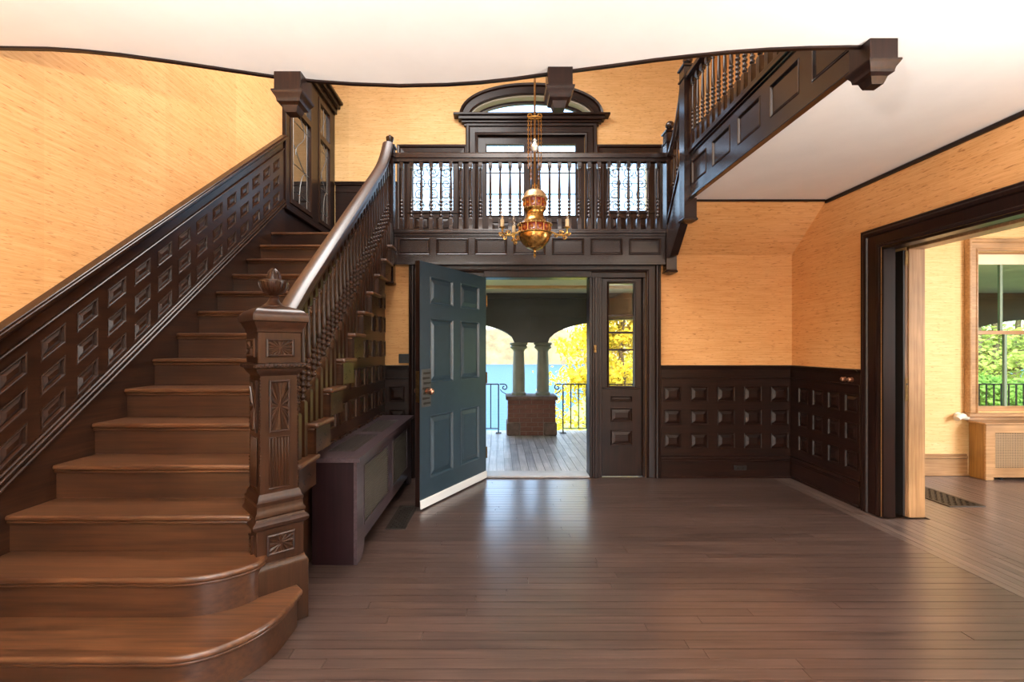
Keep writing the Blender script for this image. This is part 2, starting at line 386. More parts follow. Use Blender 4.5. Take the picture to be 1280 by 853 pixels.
def framing(mb, fr, u0, u1, v0, v1, cus, cvs, pw, ph, t=.018):
    """stiles and rails with real openings plus a backboard"""
    mb.wall(fr, u0, u1, v0, v1, -t, 0, [(cu-pw/2, cu+pw/2, cv-ph/2, cv+ph/2) for cu in cus for cv in cvs])
    mb.fbox(fr, u0, u1, v0, v1, -t-.006, -t+.001)
def add_panels(fr, cus, cvs, pw, ph, mat, parent, **k):
    me = panel_mesh(fr, pw, ph, mat, **k)
    for cu in cus:
        for cv in cvs: link(me, 'panel', parent, fr(cu, cv, 0))
CAPP = [(0,0),(0,.042),(.012,.050),(.020,.050),(.026,.036),(.040,.030),(.046,.0)]     # (a up, b out)
def wainscot(name, fr, u0, u1, cus, mats, label, pw=.186, ph=.161):
    mb = MB(); mb2 = fr
    f2 = Fr(fr(0,0,.028), fr.U, fr.V, fr.N)
    rows = (.903, .652, .400)
    framing(mb, f2, u0, u1, .235, 1.065, cus, rows, pw, ph)
    mb.fbox(fr, u0, u1, 1.065, 1.175, 0, .022)                            # frieze
    mb.fbox(fr, u0, u1, 1.063, 1.078, 0, .036); mb.fbox(fr, u0, u1, 1.168, 1.180, 0, .032)
    mb.fbox(fr, u0, u1, 1.180, 1.198, 0, .048); mb.fbox(fr, u0, u1, 1.198, 1.212, 0, .062)
    mb.fbox(fr, u0, u1, .205, .235, 0, .040); mb.fbox(fr, u0, u1, .180, .205, 0, .034)
    mb.fbox(fr, u0, u1, .0, .180, 0, .028); mb.fbox(fr, u0, u1, 0, .022, .028, .044)
    o = struct(mb, name, mats, label, bevel=.004, smooth=0)
    add_panels(f2, cus, rows, pw, ph, mats, o)
    return o
fb = fr_back(YB)
wb = wainscot('trim_3', fb, 1.735, XR-.030, [1.865+.288*i for i in range(5)], DARK['x'], 'dark panelled wainscot between sidelight and room corner')
wainscot('trim_4', fb, SW, -.97, [-1.10], DARK['x'], 'dark panelled wainscot between radiator cover and front door', pw=.16)
frr = fr_right(XR)
wainscot('trim_5', frr, -(YB), -3.962, [-4.70, -4.486, -4.272, -4.058], DARK['y'], 'dark panelled wainscot on the right wall by the doorway', pw=.15)

# raked dado along the stair wall
s = HR/TR
frk = Fr((XL, 2.253, .567), (0,1,s), (0,0,1), (1,0,0))           # u = y - 2.253, v = height over the nosing line
u0, u1 = -.75, 2.965
mb = MB(); f2 = Fr(frk(0,0,.03), frk.U, frk.V, frk.N)
cus = [2.522-2.253+.2105*i for i in range(-4, 13)]; cvs = [.655, .470, .285]
framing(mb, f2, u0, u1, .205, .775, cus, cvs, .137, .108)
mb.fbox(frk, u0, u1, .775, .790, 0, .044); mb.fbox(frk, u0, u1, .790, .875, 0, .026)
mb.fbox(frk, u0, u1, .868, .882, 0, .040); mb.fbox(frk, u0, u1, .882, .905, 0, .055); mb.fbox(frk, u0, u1, .905, .930, 0, .078); mb.fbox(frk, u0, u1, .930, .942, 0, .066)
dado = struct(mb, 'trim_6', MID['y'], 'raked dark panelled dado climbing the orange stair wall', bevel=.004, smooth=0)
add_panels(f2, cus, cvs, .137, .108, MID['y'], dado, field=.026, m=.013)
mb = MB()
mb.fbox(frk, u0, u1, -.38, .135, 0, .045); mb.fbox(frk, u0, u1, .135, .155, 0, .062); mb.fbox(frk, u0, u1, .155, .172, 0, .050); mb.fbox(frk, u0, u1, .172, .190, 0, .058); mb.fbox(frk, u0, u1, .190, .206, 0, .044)
struct(mb, 'trim_7', MID['y'], 'dark wall string with moulded capping above the stair treads', bevel=.005, smooth=0)

# ------------------------------------------------------------------ staircase
st = empty('staircase', (-1.75, 1.78, 0), 'broad brown oak staircase with a rounded bottom step', 'staircase')
def arc(cx, cy, rx, ry, a0, a1, n): return [(cx+rx*math.cos(math.radians(a0+(a1-a0)*i/n)), cy+ry*math.sin(math.radians(a0+(a1-a0)*i/n))) for i in range(n+1)]
def step_plan(k, d):
    """plan outline of tread k, its front set back by d"""
    yb = min(ny(k+1)+.05, YB-.012)
    if k == 1:
        return [(SX0, 2.42), (SX0, ny(1)+d)]+arc(-1.32, ny(1)+.365, .335-d, .365-d, -90, 0, 14)+[(-.985-d, 2.285), (-1.06, 2.36), (-1.20, 2.42)]
    if k == 2:
        return [(SX0, 2.48), (SX0, ny(2)+d)]+arc(-1.46, ny(2)+.24, .335-d, .24-d, -90, -18, 10)+[(-1.15, 2.30), (-1.18, 2.42), (-1.24, 2.48)]
    xr = -1.235 if k == 3 else SX1-(0 if d == 0 else .03)
    return [(SX0, yb), (SX0, ny(k)+d), (xr, ny(k)+d), (xr, yb if k > 3 else yb)]
for k in range(1, 14):
    z = k*HR
    build(MB().prism(flat, step_plan(k, 0), z-.030, z), 'tread', TREAD, st, bevel=.012, segs=3)
    pl = step_plan(k, .030); pl2 = step_plan(k, .012)
    mb = MB().prism(flat, pl, z-HR+.0, z-.030)
    r = build(mb, 'riser', RISER, st)
    build(MB().prism(flat, pl2, z-.046, z-.030), 'nosing_cove', TREAD, r, bevel=.006, segs=2)
# landing nosing
build(MB().box(SX0, SX1, ny(14), YB-.008, ZL-.030, ZL), 'tread', TREAD, st, bevel=.012, segs=3)
build(MB().box(SX0, SX1-.03, ny(14)+.010, YB-.010, ZL-HR, ZL-.03), 'riser', RISER, st)
# cut string: stepped above, raked below
pts = [(2.46, 3*HR-.012)]
for k in range(4, 15): yq = min(ny(k)+.042, YB-.016); pts += [(yq, (k-1)*HR-.012), (yq, k*HR-.012)]
pts += [(YB-.012, 14*HR-.012), (YB-.012, NL(YB)-.262), (2.46, NL(2.46)-.262)]
build(MB().prism(sl, pts, SW+.001, -1.127), 'string', MID['y'], st)
# scroll brackets on the string under each tread end
bm_ = MB(); fz = fr_left(0)
out = [(0,-.004), (.232,-.004), (.232,-.030)]+[(.232-.05*t-.155*t*t-.0, -.030-.115*math.sin(t*PI/2)-.012*math.sin(t*PI*3)) for t in [i/10 for i in range(1, 11)]]+[(.0,-.165)]
bm_.prism(fz, out, -.008, .007)
BRK = mesh_of(bm_, 'bracket', MID['y'])
hm = MB()
for cy_, cz_, a_ in ((.06,-.085,.5), (.075,-.105,-.7), (.05,-.115,.2), (.135,-.060,.4), (.15,-.072,-.5)):
    e = [(cy_+.013*math.cos(q)*math.cos(a_)-.005*math.sin(q)*math.sin(a_), cz_+.013*math.cos(q)*math.sin(a_)+.005*math.sin(q)*math.cos(a_)) for q in [2*PI*i/8 for i in range(8)]]
    hm.prism(fz, e, .004, .0078)
HOL = mesh_of(hm, 'hole_shade_inlays', BLACK)  # dark inlays coloured as the shade inside pierced holes
for k in range(4, 14):
    b = link(BRK, 'bracket', st, (-1.117, ny(k)+.03, k*HR-.031)); link(HOL, 'hole_shade_inlays', b, (-1.117, ny(k)+.03, k*HR-.031))
# panelled wall below
mb = MB().prism(sl, [(2.46,0), (YB,0), (YB,NL(YB)-.265), (2.46,NL(2.46)-.265)], SW-.10, SW)
up = [(2.46, NL(2.46)-.235), (YB, NL(YB)-.235)]
mb.sweep([(0,0),(0,.018),(.012,.024),(.030,.018),(.042,.006),(.042,0)], [(SW, 2.46, NL(2.46)-.318), (SW, YB, NL(YB)-.318)], (1,0,0))
us = struct(mb, 'trim_8', MID['y'], 'dark panelled wall closing the side of the staircase', bevel=0, smooth=0)
fu = fr_left(SW+.0155); me = panel_mesh(fu, .155, .165, MID['y'], depth=.0155, proud=.003)
for i in range(8):
    cy_ = 4.80-.245*i
    for j in range(8):
        cz_ = .635+.252*j
        if cz_+.085 < NL(cy_-.08)-.335 and cz_ > .6: link(me, 'panel', us, fu(cy_, cz_, 0))

# ------------------------------------------------------------------ balusters and rails
def baluster_mesh(H, blk, beads, topb, mat, r=.0205):
    mb = MB(); mb.sq([(r,0),(r,blk-.014),(r*.72,blk)])
    p = [(r*.55, blk-.002)]; nb = 5; L = beads/nb
    for i in range(nb):
        z = blk+.004+L*i; p += [(r*.50, z), (r*.82, z+L*.22), (r*.96, z+L*.45), (r*.82, z+L*.68), (r*.50, z+L*.9)]
    z0 = blk+.004+beads; z1 = H-topb-.030
    p += [(r*.70, z0+.004), (r*.80, z0+.03), (r*.72, z0+(z1-z0)*.35), (r*.46, z1-.012), (r*.46, z1-.004), (r*.75, z1), (r*.75, z1+.007), (r*.45, z1+.012), (r*.45, H-topb-.01)]
    mb.lathe(p, segs=10); mb.sq([(r*.55,H-topb-.016),(r,H-topb),(r,H)])
    return mesh_of(mb, 'baluster', mat, 40)
def ball_post(parent, x, y, z, r, mat):
    build(MB().lathe([(.35*r,0),(.8*r,.004),(.5*r,.016),(.34*r,.026)]+[(r*math.sin(a), .026+.9*r-r*math.cos(a)*.98) for a in [math.radians(20+i*16) for i in range(10)]]+[(.02*r,.026+1.9*r)], (x,y,z), 16), 'ball_finial', mat, parent)
RAILP = [(-.052,-.020),(-.052,.020),(-.030,.026),(-.020,.046),(.004,.054),(.026,.050),(.040,.030),(.046,0),(.040,-.030),(.026,-.050),(.004,-.054),(-.020,-.046),(-.030,-.026)]

# stair balustrade
BX = -1.165
sb = empty('stair_balustrade', (BX, 2.6, .56), 'raked balustrade of turned dark balusters beside the stair treads', 'balustrade')
RH = .835
path = [(BX, 2.47, NL(2.47)+RH-.02)]+[(BX, 2.7+.2*i, NL(2.7+.2*i)+RH) for i in range(9)]
path += [(BX, 4.40, 3.095), (BX, 4.49, 3.172), (BX, 4.57, 3.252), (BX, 4.64, 3.335), (BX, 4.70, 3.415), (BX, 4.745, 3.485), (BX, 4.775, 3.53)]
build(MB().sweep(RAILP, path, (1,0,0)), 'handrail', RAIL, sb)
build(MB().sweep([(-.012,-.022),(-.012,.022),(.012,.022),(.012,-.022)], [(BX, p[1], p[2]-.070) for p in path[:10]], (1,0,0)), 'under_rail', MID['y'], sb)
variants = []
for j, dy in enumerate((.045, .125, .205)):
    gap = dy*s
    H = RH-.075+gap+.02; variants.append((dy, baluster_mesh(H, .17+gap, .185, .07+.02, MID['z'])))
for k in range(4, 14):
    for dy, me in variants:
        yy = ny(k)+dy
        if 2.56 < yy < 4.78: link(me, 'baluster', sb, (BX, yy, k*HR))

# big newel post, turned 43 degrees
NXc, NYc, NR = -1.177, 2.376, math.radians(43)
nw = empty('newel_post', (NXc, NYc, 0), 'massive carved newel post with urn finial at the stair foot', 'newel post')
c0 = (NXc, NYc, 0)
build(MB().sq([(.132,0),(.132,.300),(.126,.312),(.118,.325),(.116,.335)], c0, NR), 'plinth', MID['z'], nw, bevel=.003)
build(MB().sq([(.113,.333),(.113,.500)], c0, NR), 'pedestal', MID['z'], nw, bevel=.003)
build(MB().sq([(.113,.498),(.120,.503),(.131,.514),(.134,.528),(.128,.538),(.118,.545),(.114,.556),(.119,.563),(.119,.575),(.111,.588),(.108,.615),(.112,.622),(.112,.634),(.104,.642),(.100,.662),(.094,.672)], c0, NR), 'base_moulding', MID['z'], nw)
shaft = build(MB().sq([(.092,.670),(.090,1.262)], c0, NR), 'shaft', MID['z'], nw, bevel=.003)
build(MB().sq([(.090,1.258),(.094,1.266),(.104,1.276),(.112,1.290),(.112,1.296)], c0, NR), 'cove', MID['z'], nw)
ropes = build(MB().sq([(.112,1.295),(.123,1.299),(.127,1.309),(.123,1.319),(.108,1.324)], c0, NR), 'rope_moulding', MID['z'], nw)
fz_ = build(MB().sq([(.103,1.322),(.103,1.478)], c0, NR), 'frieze_block', MID['z'], nw, bevel=.003)
build(MB().sq([(.103,1.476),(.108,1.480),(.108,1.490),(.112,1.502),(.122,1.520),(.124,1.530),(.132,1.534),(.133,1.560),(.129,1.572),(.112,1.590),(.080,1.606),(.060,1.612)], c0, NR), 'cap', MID['x'], nw)
def fan(fr, pw, ph, mat, rays=28, h=.006, sw=0.0):
    z = Fr((0,0,0), fr.U, fr.V, fr.N); mb = MB(); a, b = pw/2, ph/2
    ring = []; 
    per = 4*(a+b)
    for i in range(rays*2):
        d = per*(i+.5)/(rays*2)
        if d < 2*a: ring.append((-a+d, -b))
        elif d < 2*a+2*b: ring.append((a, -b+d-2*a))
        elif d < 4*a+2*b: ring.append((a-(d-2*a-2*b), b))
        else: ring.append((-a, b-(d-4*a-2*b)))
    rr_ = min(a, b)*.16; vs = [z(rr_*math.cos(-.75*PI+sw+2*PI*(i+.5)/(rays*2)), rr_*math.sin(-.75*PI+sw+2*PI*(i+.5)/(rays*2)), .006) for i in range(rays*2)]+[z(u*.95, v*.95, (.0015+h*1.3) if (i//2) % 2 else .001) for i, (u, v) in enumerate(ring)]
    n = rays*2; fs = [(i, (i+1)%n, n+(i+1)%n, n+i) for i in range(n)]+[tuple(range(n))]
    mb.add(vs, fs)
    me = [(-a,-b),(a,-b),(a,b),(-a,b)]
    mb.sweep([(-.005,0),(-.005,.009),(.0,.012),(.006,.009),(.006,0)], [z(u, v, 0) for u, v in me][::-1], z.N, closed=True)
    mb.lathe([(0.001,0),(.006,0)], (0,0,0), 3) if False else None
    return mb
for q in range(4):
    a = NR-PI/2+q*PI/2; Nv = Vector((math.cos(a), math.sin(a), 0)); Uv = Vector((-math.sin(a), math.cos(a), 0))
    f_ = lambda off: Fr(Vector(c0)+Nv*off, Uv, (0,0,1), Nv)
    def put(off, zc, pw, ph, par, **k):
        ff = f_(off); o = link(mesh_of(fan(ff, pw, ph, MID['z'], **k), 'carved_panel', MID['z'], 25), 'carved_panel', par, ff(0, zc, .0005)); return o
    put(.1035, 1.400, .120, .078, nw); put(.0910, 1.105, .088, .250, nw, rays=26, h=.009, sw=.5); put(.1135, .420, .120, .090, nw, rays=24)
    ff = f_(.0912); mb = MB()
    for i in range(7): mb.fbox(ff, -.046+.0148*i-.0045, -.046+.0148*i+.0045, .700, .945, 0, .007)
    for z_ in (.693, .948): mb.fbox(ff, -.053, .050, z_-.004, z_+.004, 0, .006)
    build(mb, 'reeding', MID['z'], nw, bevel=.003)
    ff = f_(.125); mb = MB()
    for i in range(13):
        u = -.12+.02*i; mb.hexa([ff(u-.006,1.299,-.01), ff(u+.004,1.299,-.01), ff(u+.010,1.319,-.01), ff(u,1.319,-.01), ff(u-.004,1.302,.006), ff(u+.003,1.302,.006), ff(u+.008,1.316,.006), ff(u+.001,1.316,.006)])
    build(mb, 'rope_twist', MID['x'], ropes)
    # bead strings down the shaft corners
    mb = MB(); cp = Vector(c0)+Nv*.0905+Uv*.0905
    for i in range(34): mb.lathe([(.001,-.006),(.0052,0),(.001,.006)], (cp.x, cp.y, .70+.0165*i), 5)
    build(mb, 'bead_string', MID['x'], shaft)
urn = [(.060,1.610),(.058,1.616),(.045,1.624),(.030,1.640),(.022,1.655),(.026,1.664),(.020,1.670),(.026,1.676),(.050,1.690),(.064,1.712),(.070,1.738),(.070,1.748),(.060,1.752),(.036,1.754),(.034,1.762),(.031,1.778),(.022,1.798),(.010,1.808),(.002,1.811)]
uo = build(MB().lathe(urn, c0, 24), 'urn_finial', MID['z'], nw)
mb = MB()
for i in range(20):
    q = 2*PI*i/20; mb.tube([(NXc+r_*math.cos(q), NYc+r_*math.sin(q), z_) for r_, z_ in ((.030,1.682),(.052,1.693),(.066,1.714),(.071,1.738))], .0045, 5)
    if i % 2: mb.tube([(NXc+r_*math.cos(q), NYc+r_*math.sin(q), z_) for r_, z_ in ((.034,1.758),(.031,1.778),(.021,1.799),(.006,1.810))], .0042, 5)
build(mb, 'fluting', MID['z'], uo)

# landing newels
def newel(x, y, zb, zt, half, label, mat, finial='urn', foot=True):
    t = empty('newel_post', (x, y, zb), label, 'newel post')
    p = [(half,zb+.05),(half,zt-.13),(half+.010,zt-.125),(half+.010,zt-.110),(half,zt-.105),(half,zt-.02),(half+.012,zt-.014),(half+.016,zt),(half*.5,zt+.012)]
    build(MB().sq(p, (x,y,0)), 'shaft', mat, t)
    build(MB().sq([(half*.35,zb),(half+.006,zb+.018),(half+.010,zb+.030),(half+.004,zb+.038),(half,zb+.052)], (x,y,0)), 'drop', mat, t)
    if finial == 'urn':
        build(MB().lathe([(.020,0),(.014,.012),(.014,.020),(.030,.040),(.040,.068),(.042,.088),(.036,.094),(.022,.098),(.012,.112),(.002,.118)], (x,y,zt+.008), 16), 'urn_finial', mat, t)
    else: ball_post(t, x, y, zt+.008, .046, mat)
    return t
newel(BX, 4.85, 2.06, 3.545, .048, 'slender dark newel with urn finial where stair meets landing', DARKG['z'])
newel(1.822, 4.86, 2.18, 3.70, .054, 'dark newel with ball finial at the foot of the gallery steps', DARKG['z'], 'ball')
newel(1.822, 4.395, 2.60, 4.105, .060, 'tall dark newel with ball finial at the gallery corner', DARKG['z'], 'ball')

# landing fascia and balustrade
ff = fr_back(4.832); pus = [(517.5+48.1*i-624)*.00851 for i in range(7)]
mb = MB(); framing(mb, ff, BX+.05, 1.765, 2.30, 2.605, pus, [2.475], .335, .170, .020)
mb.fbox(ff, BX+.05, 1.765, 2.28, 2.306, -.09, .018); mb.fbox(ff, BX+.05, 1.765, 2.585, 2.612, -.09, .012); mb.fbox(ff, BX+.05, 1.765, 2.612, 2.640, -.09, .026)
lf = struct(mb, 'trim_9', DARKG['x'], 'dark panelled fascia of the landing above the front door', bevel=.004, smooth=0)
add_panels(ff, pus, [2.475], .335, .170, DARKG['x'], lf, field=.012, top=-.008)
lb = empty('landing_balustrade', (.33, 4.85, 2.64), 'level balustrade of turned balusters along the stair landing', 'balustrade')
build(MB().sweep([(-.045,-.030),(-.045,.030),(-.015,.036),(-.010,.050),(.030,.055),(.045,.040),(.050,0),(.045,-.040),(.030,-.055),(-.010,-.050),(-.015,-.036)], [(BX+.046, 4.85, 3.42), (1.77, 4.85, 3.42)], (0,-1,0)), 'top_rail', DARKG['x'], lb)
build(MB().box(BX+.048, 1.768, 4.82, 4.88, 2.640, 2.662), 'bottom_rail', DARKG['x'], lb, bevel=.005)
me = baluster_mesh(.72, .125, .195, .055, DARKG['z'], .0205)
for i in range(27): link(me, 'baluster', lb, (-1.040+.1051*i, 4.85, 2.658))

# gallery fascia, balustrade
fg = fr_right(1.85)
gus = [-(4.17-.415*i) for i in range(5)]
mb = MB(); f2 = Fr(fg(0,0,.022), fg.U, fg.V, fg.N)
framing(mb, f2, -4.335, -2.24, 2.86, 3.25, gus, [3.06], .30, .215, .020)
mb.fbox(fg, -4.335, -2.24, 2.82, 2.842, -.0, .050); mb.fbox(fg, -4.335, -2.24, 2.842, 2.866, 0, .036)
mb.fbox(fg, -4.335, -2.24, 3.235, 3.255, 0, .036); mb.fbox(fg, -4.335, -2.24, 3.255, 3.285, -.06, .052)
gf = struct(mb, 'trim_10', DARKG['y'], 'dark panelled fascia edging the upper gallery', bevel=.004, smooth=0)
add_panels(f2, gus, [3.06], .30, .215, DARKG['y'], gf, field=.012, top=-.008)
gb = empty('gallery_balustrade', (1.822, 3.3, 3.285), 'upper gallery balustrade of turned balusters seen under the ceiling edge', 'balustrade')
build(MB().sweep(RAILP, [(1.822, 4.335, 3.99), (1.822, 2.25, 3.99)], (1,0,0)), 'top_rail', DARKG['y'], gb)
build(MB().box(1.80, 1.845, 2.25, 4.334, 3.285, 3.30), 'bottom_rail', DARKG['y'], gb)
me = baluster_mesh(.66, .14, .185, .06, DARKG['z'])
for i in range(20): link(me, 'baluster', gb, (1.822, 4.275-.1*i, 3.298))
# short raked link between landing newel and gallery newel
sg = empty('step_balustrade', (1.822, 4.63, 2.70), 'short steep balustrade joining landing newel and gallery newel', 'balustrade')
sf = fr_left(1.822)
build(MB().prism(sf, [(4.46,3.17),(4.805,2.70),(4.805,2.36),(4.72,2.36),(4.46,2.63)], -.045, .035), 'string', DARKG['y'], sg, bevel=.004)
build(MB().prism(sf, [(4.46,3.20),(4.805,2.73),(4.805,2.70),(4.46,3.17)], -.058, .045), 'string_cap', DARKG['y'], sg, bevel=.003)
build(MB().sweep(RAILP, [(1.822, 4.80, 3.44), (1.822, 4.68, 3.56), (1.822, 4.58, 3.70), (1.822, 4.50, 3.86), (1.822, 4.462, 3.98)], (1,0,0)), 'handrail', DARKG['y'], sg)
me = baluster_mesh(.66, .13, .185, .06, DARKG['z'])
for yy in (4.74, 4.65, 4.55): link(me, 'baluster', sg, (1.822, yy, 3.19-(yy-4.46)*1.362))
me = None

# drops of the upper newels hanging below the ceiling edge
def drop(x0, x1, y0, y1, label, mat):
    cx, cy, h = (x0+x1)/2, (y0+y1)/2, (x1-x0)/2
    t = empty('ceiling_drop', (cx, cy, 2.64), label, 'newel drop')
    build(MB().sq([(h,2.732),(h,4.15),(h*1.15,4.16),(h*1.15,4.19),(h*.5,4.20)], (cx,cy,0)), 'block', mat, t, bevel=.002)
    build(MB().sq([(h*.42,2.640),(h*.50,2.652),(h*.60,2.672),(h*.86,2.682),(h*.88,2.692),(h*.92,2.702),(h*1.06,2.716),(h*1.16,2.728),(h*1.16,2.735),(h*.98,2.742)], (cx,cy,0)), 'moulded_tip', mat, t)
drop(-1.165, -1.026, 2.352, 2.49, 'reddish brown newel drop below the ceiling above the stairs', MID['z'])
drop(.248, .374, 2.312, 2.44, 'dark newel drop below the ceiling near the chandelier rod', DARK['z'])
drop(1.712, 1.842, 2.100, 2.23, 'dark newel drop below the ceiling at the gallery fascia end', DARK['z'])

# ------------------------------------------------------------------ entrance: casing, sidelights, door
CASE = [(0,0),(0,.022),(.016,.030),(.024,.022),(.040,.026),(.090,.030),(.098,.046),(.118,.052),(.130,.044),(.142,.050),(.150,.040),(.150,0)]
DX0, DX1 = -.146, .973
mb = MB().sweep(CASE, [fb(EX0,0), fb(EX0,EZ), fb(EX1,EZ), fb(EX1,0)], fb.N)
mb.box(EX0, EX1, YB+.001, YB+.149, 2.158, EZ)                         # head
for x0, x1 in ((DX1, 1.108), (-.281, DX0)):
    mb.box(x0, x1, YB-.015, YB+.149, 0, 2.158); mb.box(x0+.03, x1-.03, YB-.032, YB-.015, 0, 2.158); mb.box(x0+.05, x1-.05, YB-.044, YB-.03, 0, 2.16)
mb.box(EX0, EX0+.03, YB, YB+.149, 0, 2.158); mb.box(EX1-.03, EX1, YB, YB+.149, 0, 2.158)
mb.box(DX0-.02, DX1+.02, YB-.038, YB-.010, 2.158, 2.225)
ec = struct(mb, 'trim_11', DARK['z'], 'dark moulded casing around front door and sidelights', bevel=.004)
struct(MB().box(DX0, DX1, YB-.03, YB+.18, 0.0, .022), 'trim_12', plain('stone_sill', (.36,.36,.37), .5, 0, 0, .1), 'pale grey front door threshold', bevel=.006)
def sidelight(x0, x1, name, label):
    yy = YB+.045; fs_ = fr_back(yy); g0, g1, z0, z1 = x0+.088, x1-.088, .985, 2.10
    cx = (x0+x1)/2; mb = MB()
    mb.wall(fs_, x0, x1, .0, 2.158, -.04, 0, [(g0, g1, z0, z1)])
    o = struct(mb, name, DARK['z'], label, bevel=.004, smooth=0)
    build(MB().sweep([(0,0),(0,.012),(.012,.016),(.02,.008),(.02,0)], [fs_(g0,z0), fs_(g0,z1), fs_(g1,z1), fs_(g1,z0)], fs_.N, closed=True), 'glazing_bead', DARK['z'], o)
    build(MB().fbox(fs_, x0+.01, x1-.01, z0-.035, z0-.018, 0, .020), 'sill_rail', DARK['x'], o, bevel=.004)
    for z in (1.750, 1.566, 1.378): build(MB().fbox(fs_, g0, g1, z-.011, z+.011, -.03, -.005), 'glazing_bar', DARK['x'], o)
    zz = [z0, 1.378, 1.566, 1.750, z1]
    for a, b in zip(zz, zz[1:]): build(MB().fbox(fs_, g0, g1, a, b, -.020, -.016), 'pane', GLASS, o)
    f3 = fr_back(yy-.012)
    for cz, ph in ((.842, .062), (.668, .150), (.420, .165)):
        link(panel_mesh(f3, .235, ph, DARK['x'], depth=.012, field=.02 if ph < .1 else .034), 'panel', o, f3(cx, cz, 0))
    return o
sidelight(1.108, EX1-.03, 'window_1', 'narrow four pane sidelight with small panels beside the open door')
sidelight(EX0+.03, -.281, 'window_2', 'narrow sidelight hidden behind the open front door')
# strike on the right jamb
bt = empty('door_catch', (1.03, YB-.046, 1.37), 'small brass night latch keeper on the right door jamb', 'latch')
build(MB().box(1.012, 1.042, YB-.056, YB-.044, 1.35, 1.43), 'plate', BRASSD, bt, bevel=.003); build(MB().box(1.018, 1.036, YB-.072, YB-.056, 1.375, 1.405), 'keeper', BRASSD, bt, bevel=.003)

hinge = Vector((DX0+.004, YB-.052, 0)); free = Vector((-.668, 3.925, 0))
ud = (free-hinge); DWd = 1.105; ud.normalize(); nd = ud.cross(Vector((0,0,1))); 
if nd.dot(Vector((0,0,0))-hinge) < 0: nd = -nd
# front face = the outside face, seen from the hall
Ud = -ud if (-ud).cross(Vector((0,0,1))).dot(nd) > 0 else ud
fd = Fr(hinge+nd*.0, ud, (0,0,1), nd)
dr = bpy.data.objects.new('door_1', None); C.objects.link(dr); WL[dr] = Vector((hinge.x, hinge.y, 0)); dr.location = WL[dr]
tag(dr, 'dark blue grey six panel front door standing open', None, None, 'structure')
zt, zb = 2.150, .030; TH = .048
pcols = [(.135, .485), (.610, .965)]; prow = [(.245, .800), (1.085, 1.665), (1.790, 2.035)]
hol = [(a, b, c, d) for a, b in pcols for c, d in prow]
mb = MB().wall(fd, 0, DWd, zb+.0, zt, -TH, 0, hol); build(mb, 'door_frame', DOORP, dr, smooth=0)
mb = MB(); mb.wall(fd, .02, DWd-.02, zb+.02, zt-.02, -TH*.62, -TH*.40); build(mb, 'core', DOORP, dr, smooth=0)
for a, b, c, d in hol:
    f0 = Fr(fd.O, fd.U, fd.V, fd.N)
    link(panel_mesh(f0, b-a, d-c, DOORP, depth=.020, proud=.006, m=.022, field=.040, top=-.004), 'panel', dr, f0((a+b)/2, (c+d)/2, 0))
build(MB().fbox(fd, .0, DWd+.002, .012, .088, .0005, .014), 'weather_strip', WHITE, dr, bevel=.003)
build(MB().fbox(fd, DWd-.0005, DWd+.003, .030, zt, -TH, -.001), 'door_edge', DARK['z'], dr)
build(MB().fbox(fd, DWd+.0005, DWd+.0045, .93, 1.20, -TH+.006, -.006), 'lock_edge_plate', BRASSD, dr)
lk = build(MB().fbox(fd, DWd-.150, DWd-.018, .885, 1.215, .0, .006), 'lock_plate', plain('worn_iron', (.11,.105,.10), .4, .7), dr, bevel=.003)
mb = MB()
for i in range(7): mb.fbox(fd, DWd-.140+.012*(i%2), DWd-.040+.012*(i%2), .905+.044*i, .925+.044*i, .005, .009)
build(mb, 'relief', BRONZE, lk, bevel=.003)
def knob_at(base, n, name, par, mat, r=.030, L=.055):
    n = Vector(n).normalized(); e1 = n.orthogonal().normalized(); e2 = n.cross(e1); base = Vector(base); mb = MB(); vs = []; fs = []
    prof = [(.022,0),(.022,.006),(.010,.008),(.009,L*.45),(r*.6,L*.55),(r*.95,L*.75),(r,L*.95),(r*.8,L*1.2),(r*.4,L*1.32),(.001,L*1.35)]; sg_ = 14
    for r_, h_ in prof:
        for k in range(sg_): vs.append(base+n*h_+e1*(r_*math.cos(2*PI*k/sg_))+e2*(r_*math.sin(2*PI*k/sg_)))
    for i in range(len(prof)-1):
        for k in range(sg_): fs.append((i*sg_+k, i*sg_+(k+1)%sg_, (i+1)*sg_+(k+1)%sg_, (i+1)*sg_+k))
    mb.add(vs, fs); return build(mb, name, mat, par)
knob_at(fd(DWd-.085, 1.02, .006), fd.N, 'knob', dr, KNOB); knob_at(fd(DWd-.085, 1.02, -TH), -fd.N, 'knob', dr, KNOB)
for z in (.28, 1.08, 1.90): build(MB().lathe([(.009,z-.06),(.009,z+.06)], (hinge.x+.006, hinge.y+.01, 0), 8), 'hinge', BRASSD, dr)

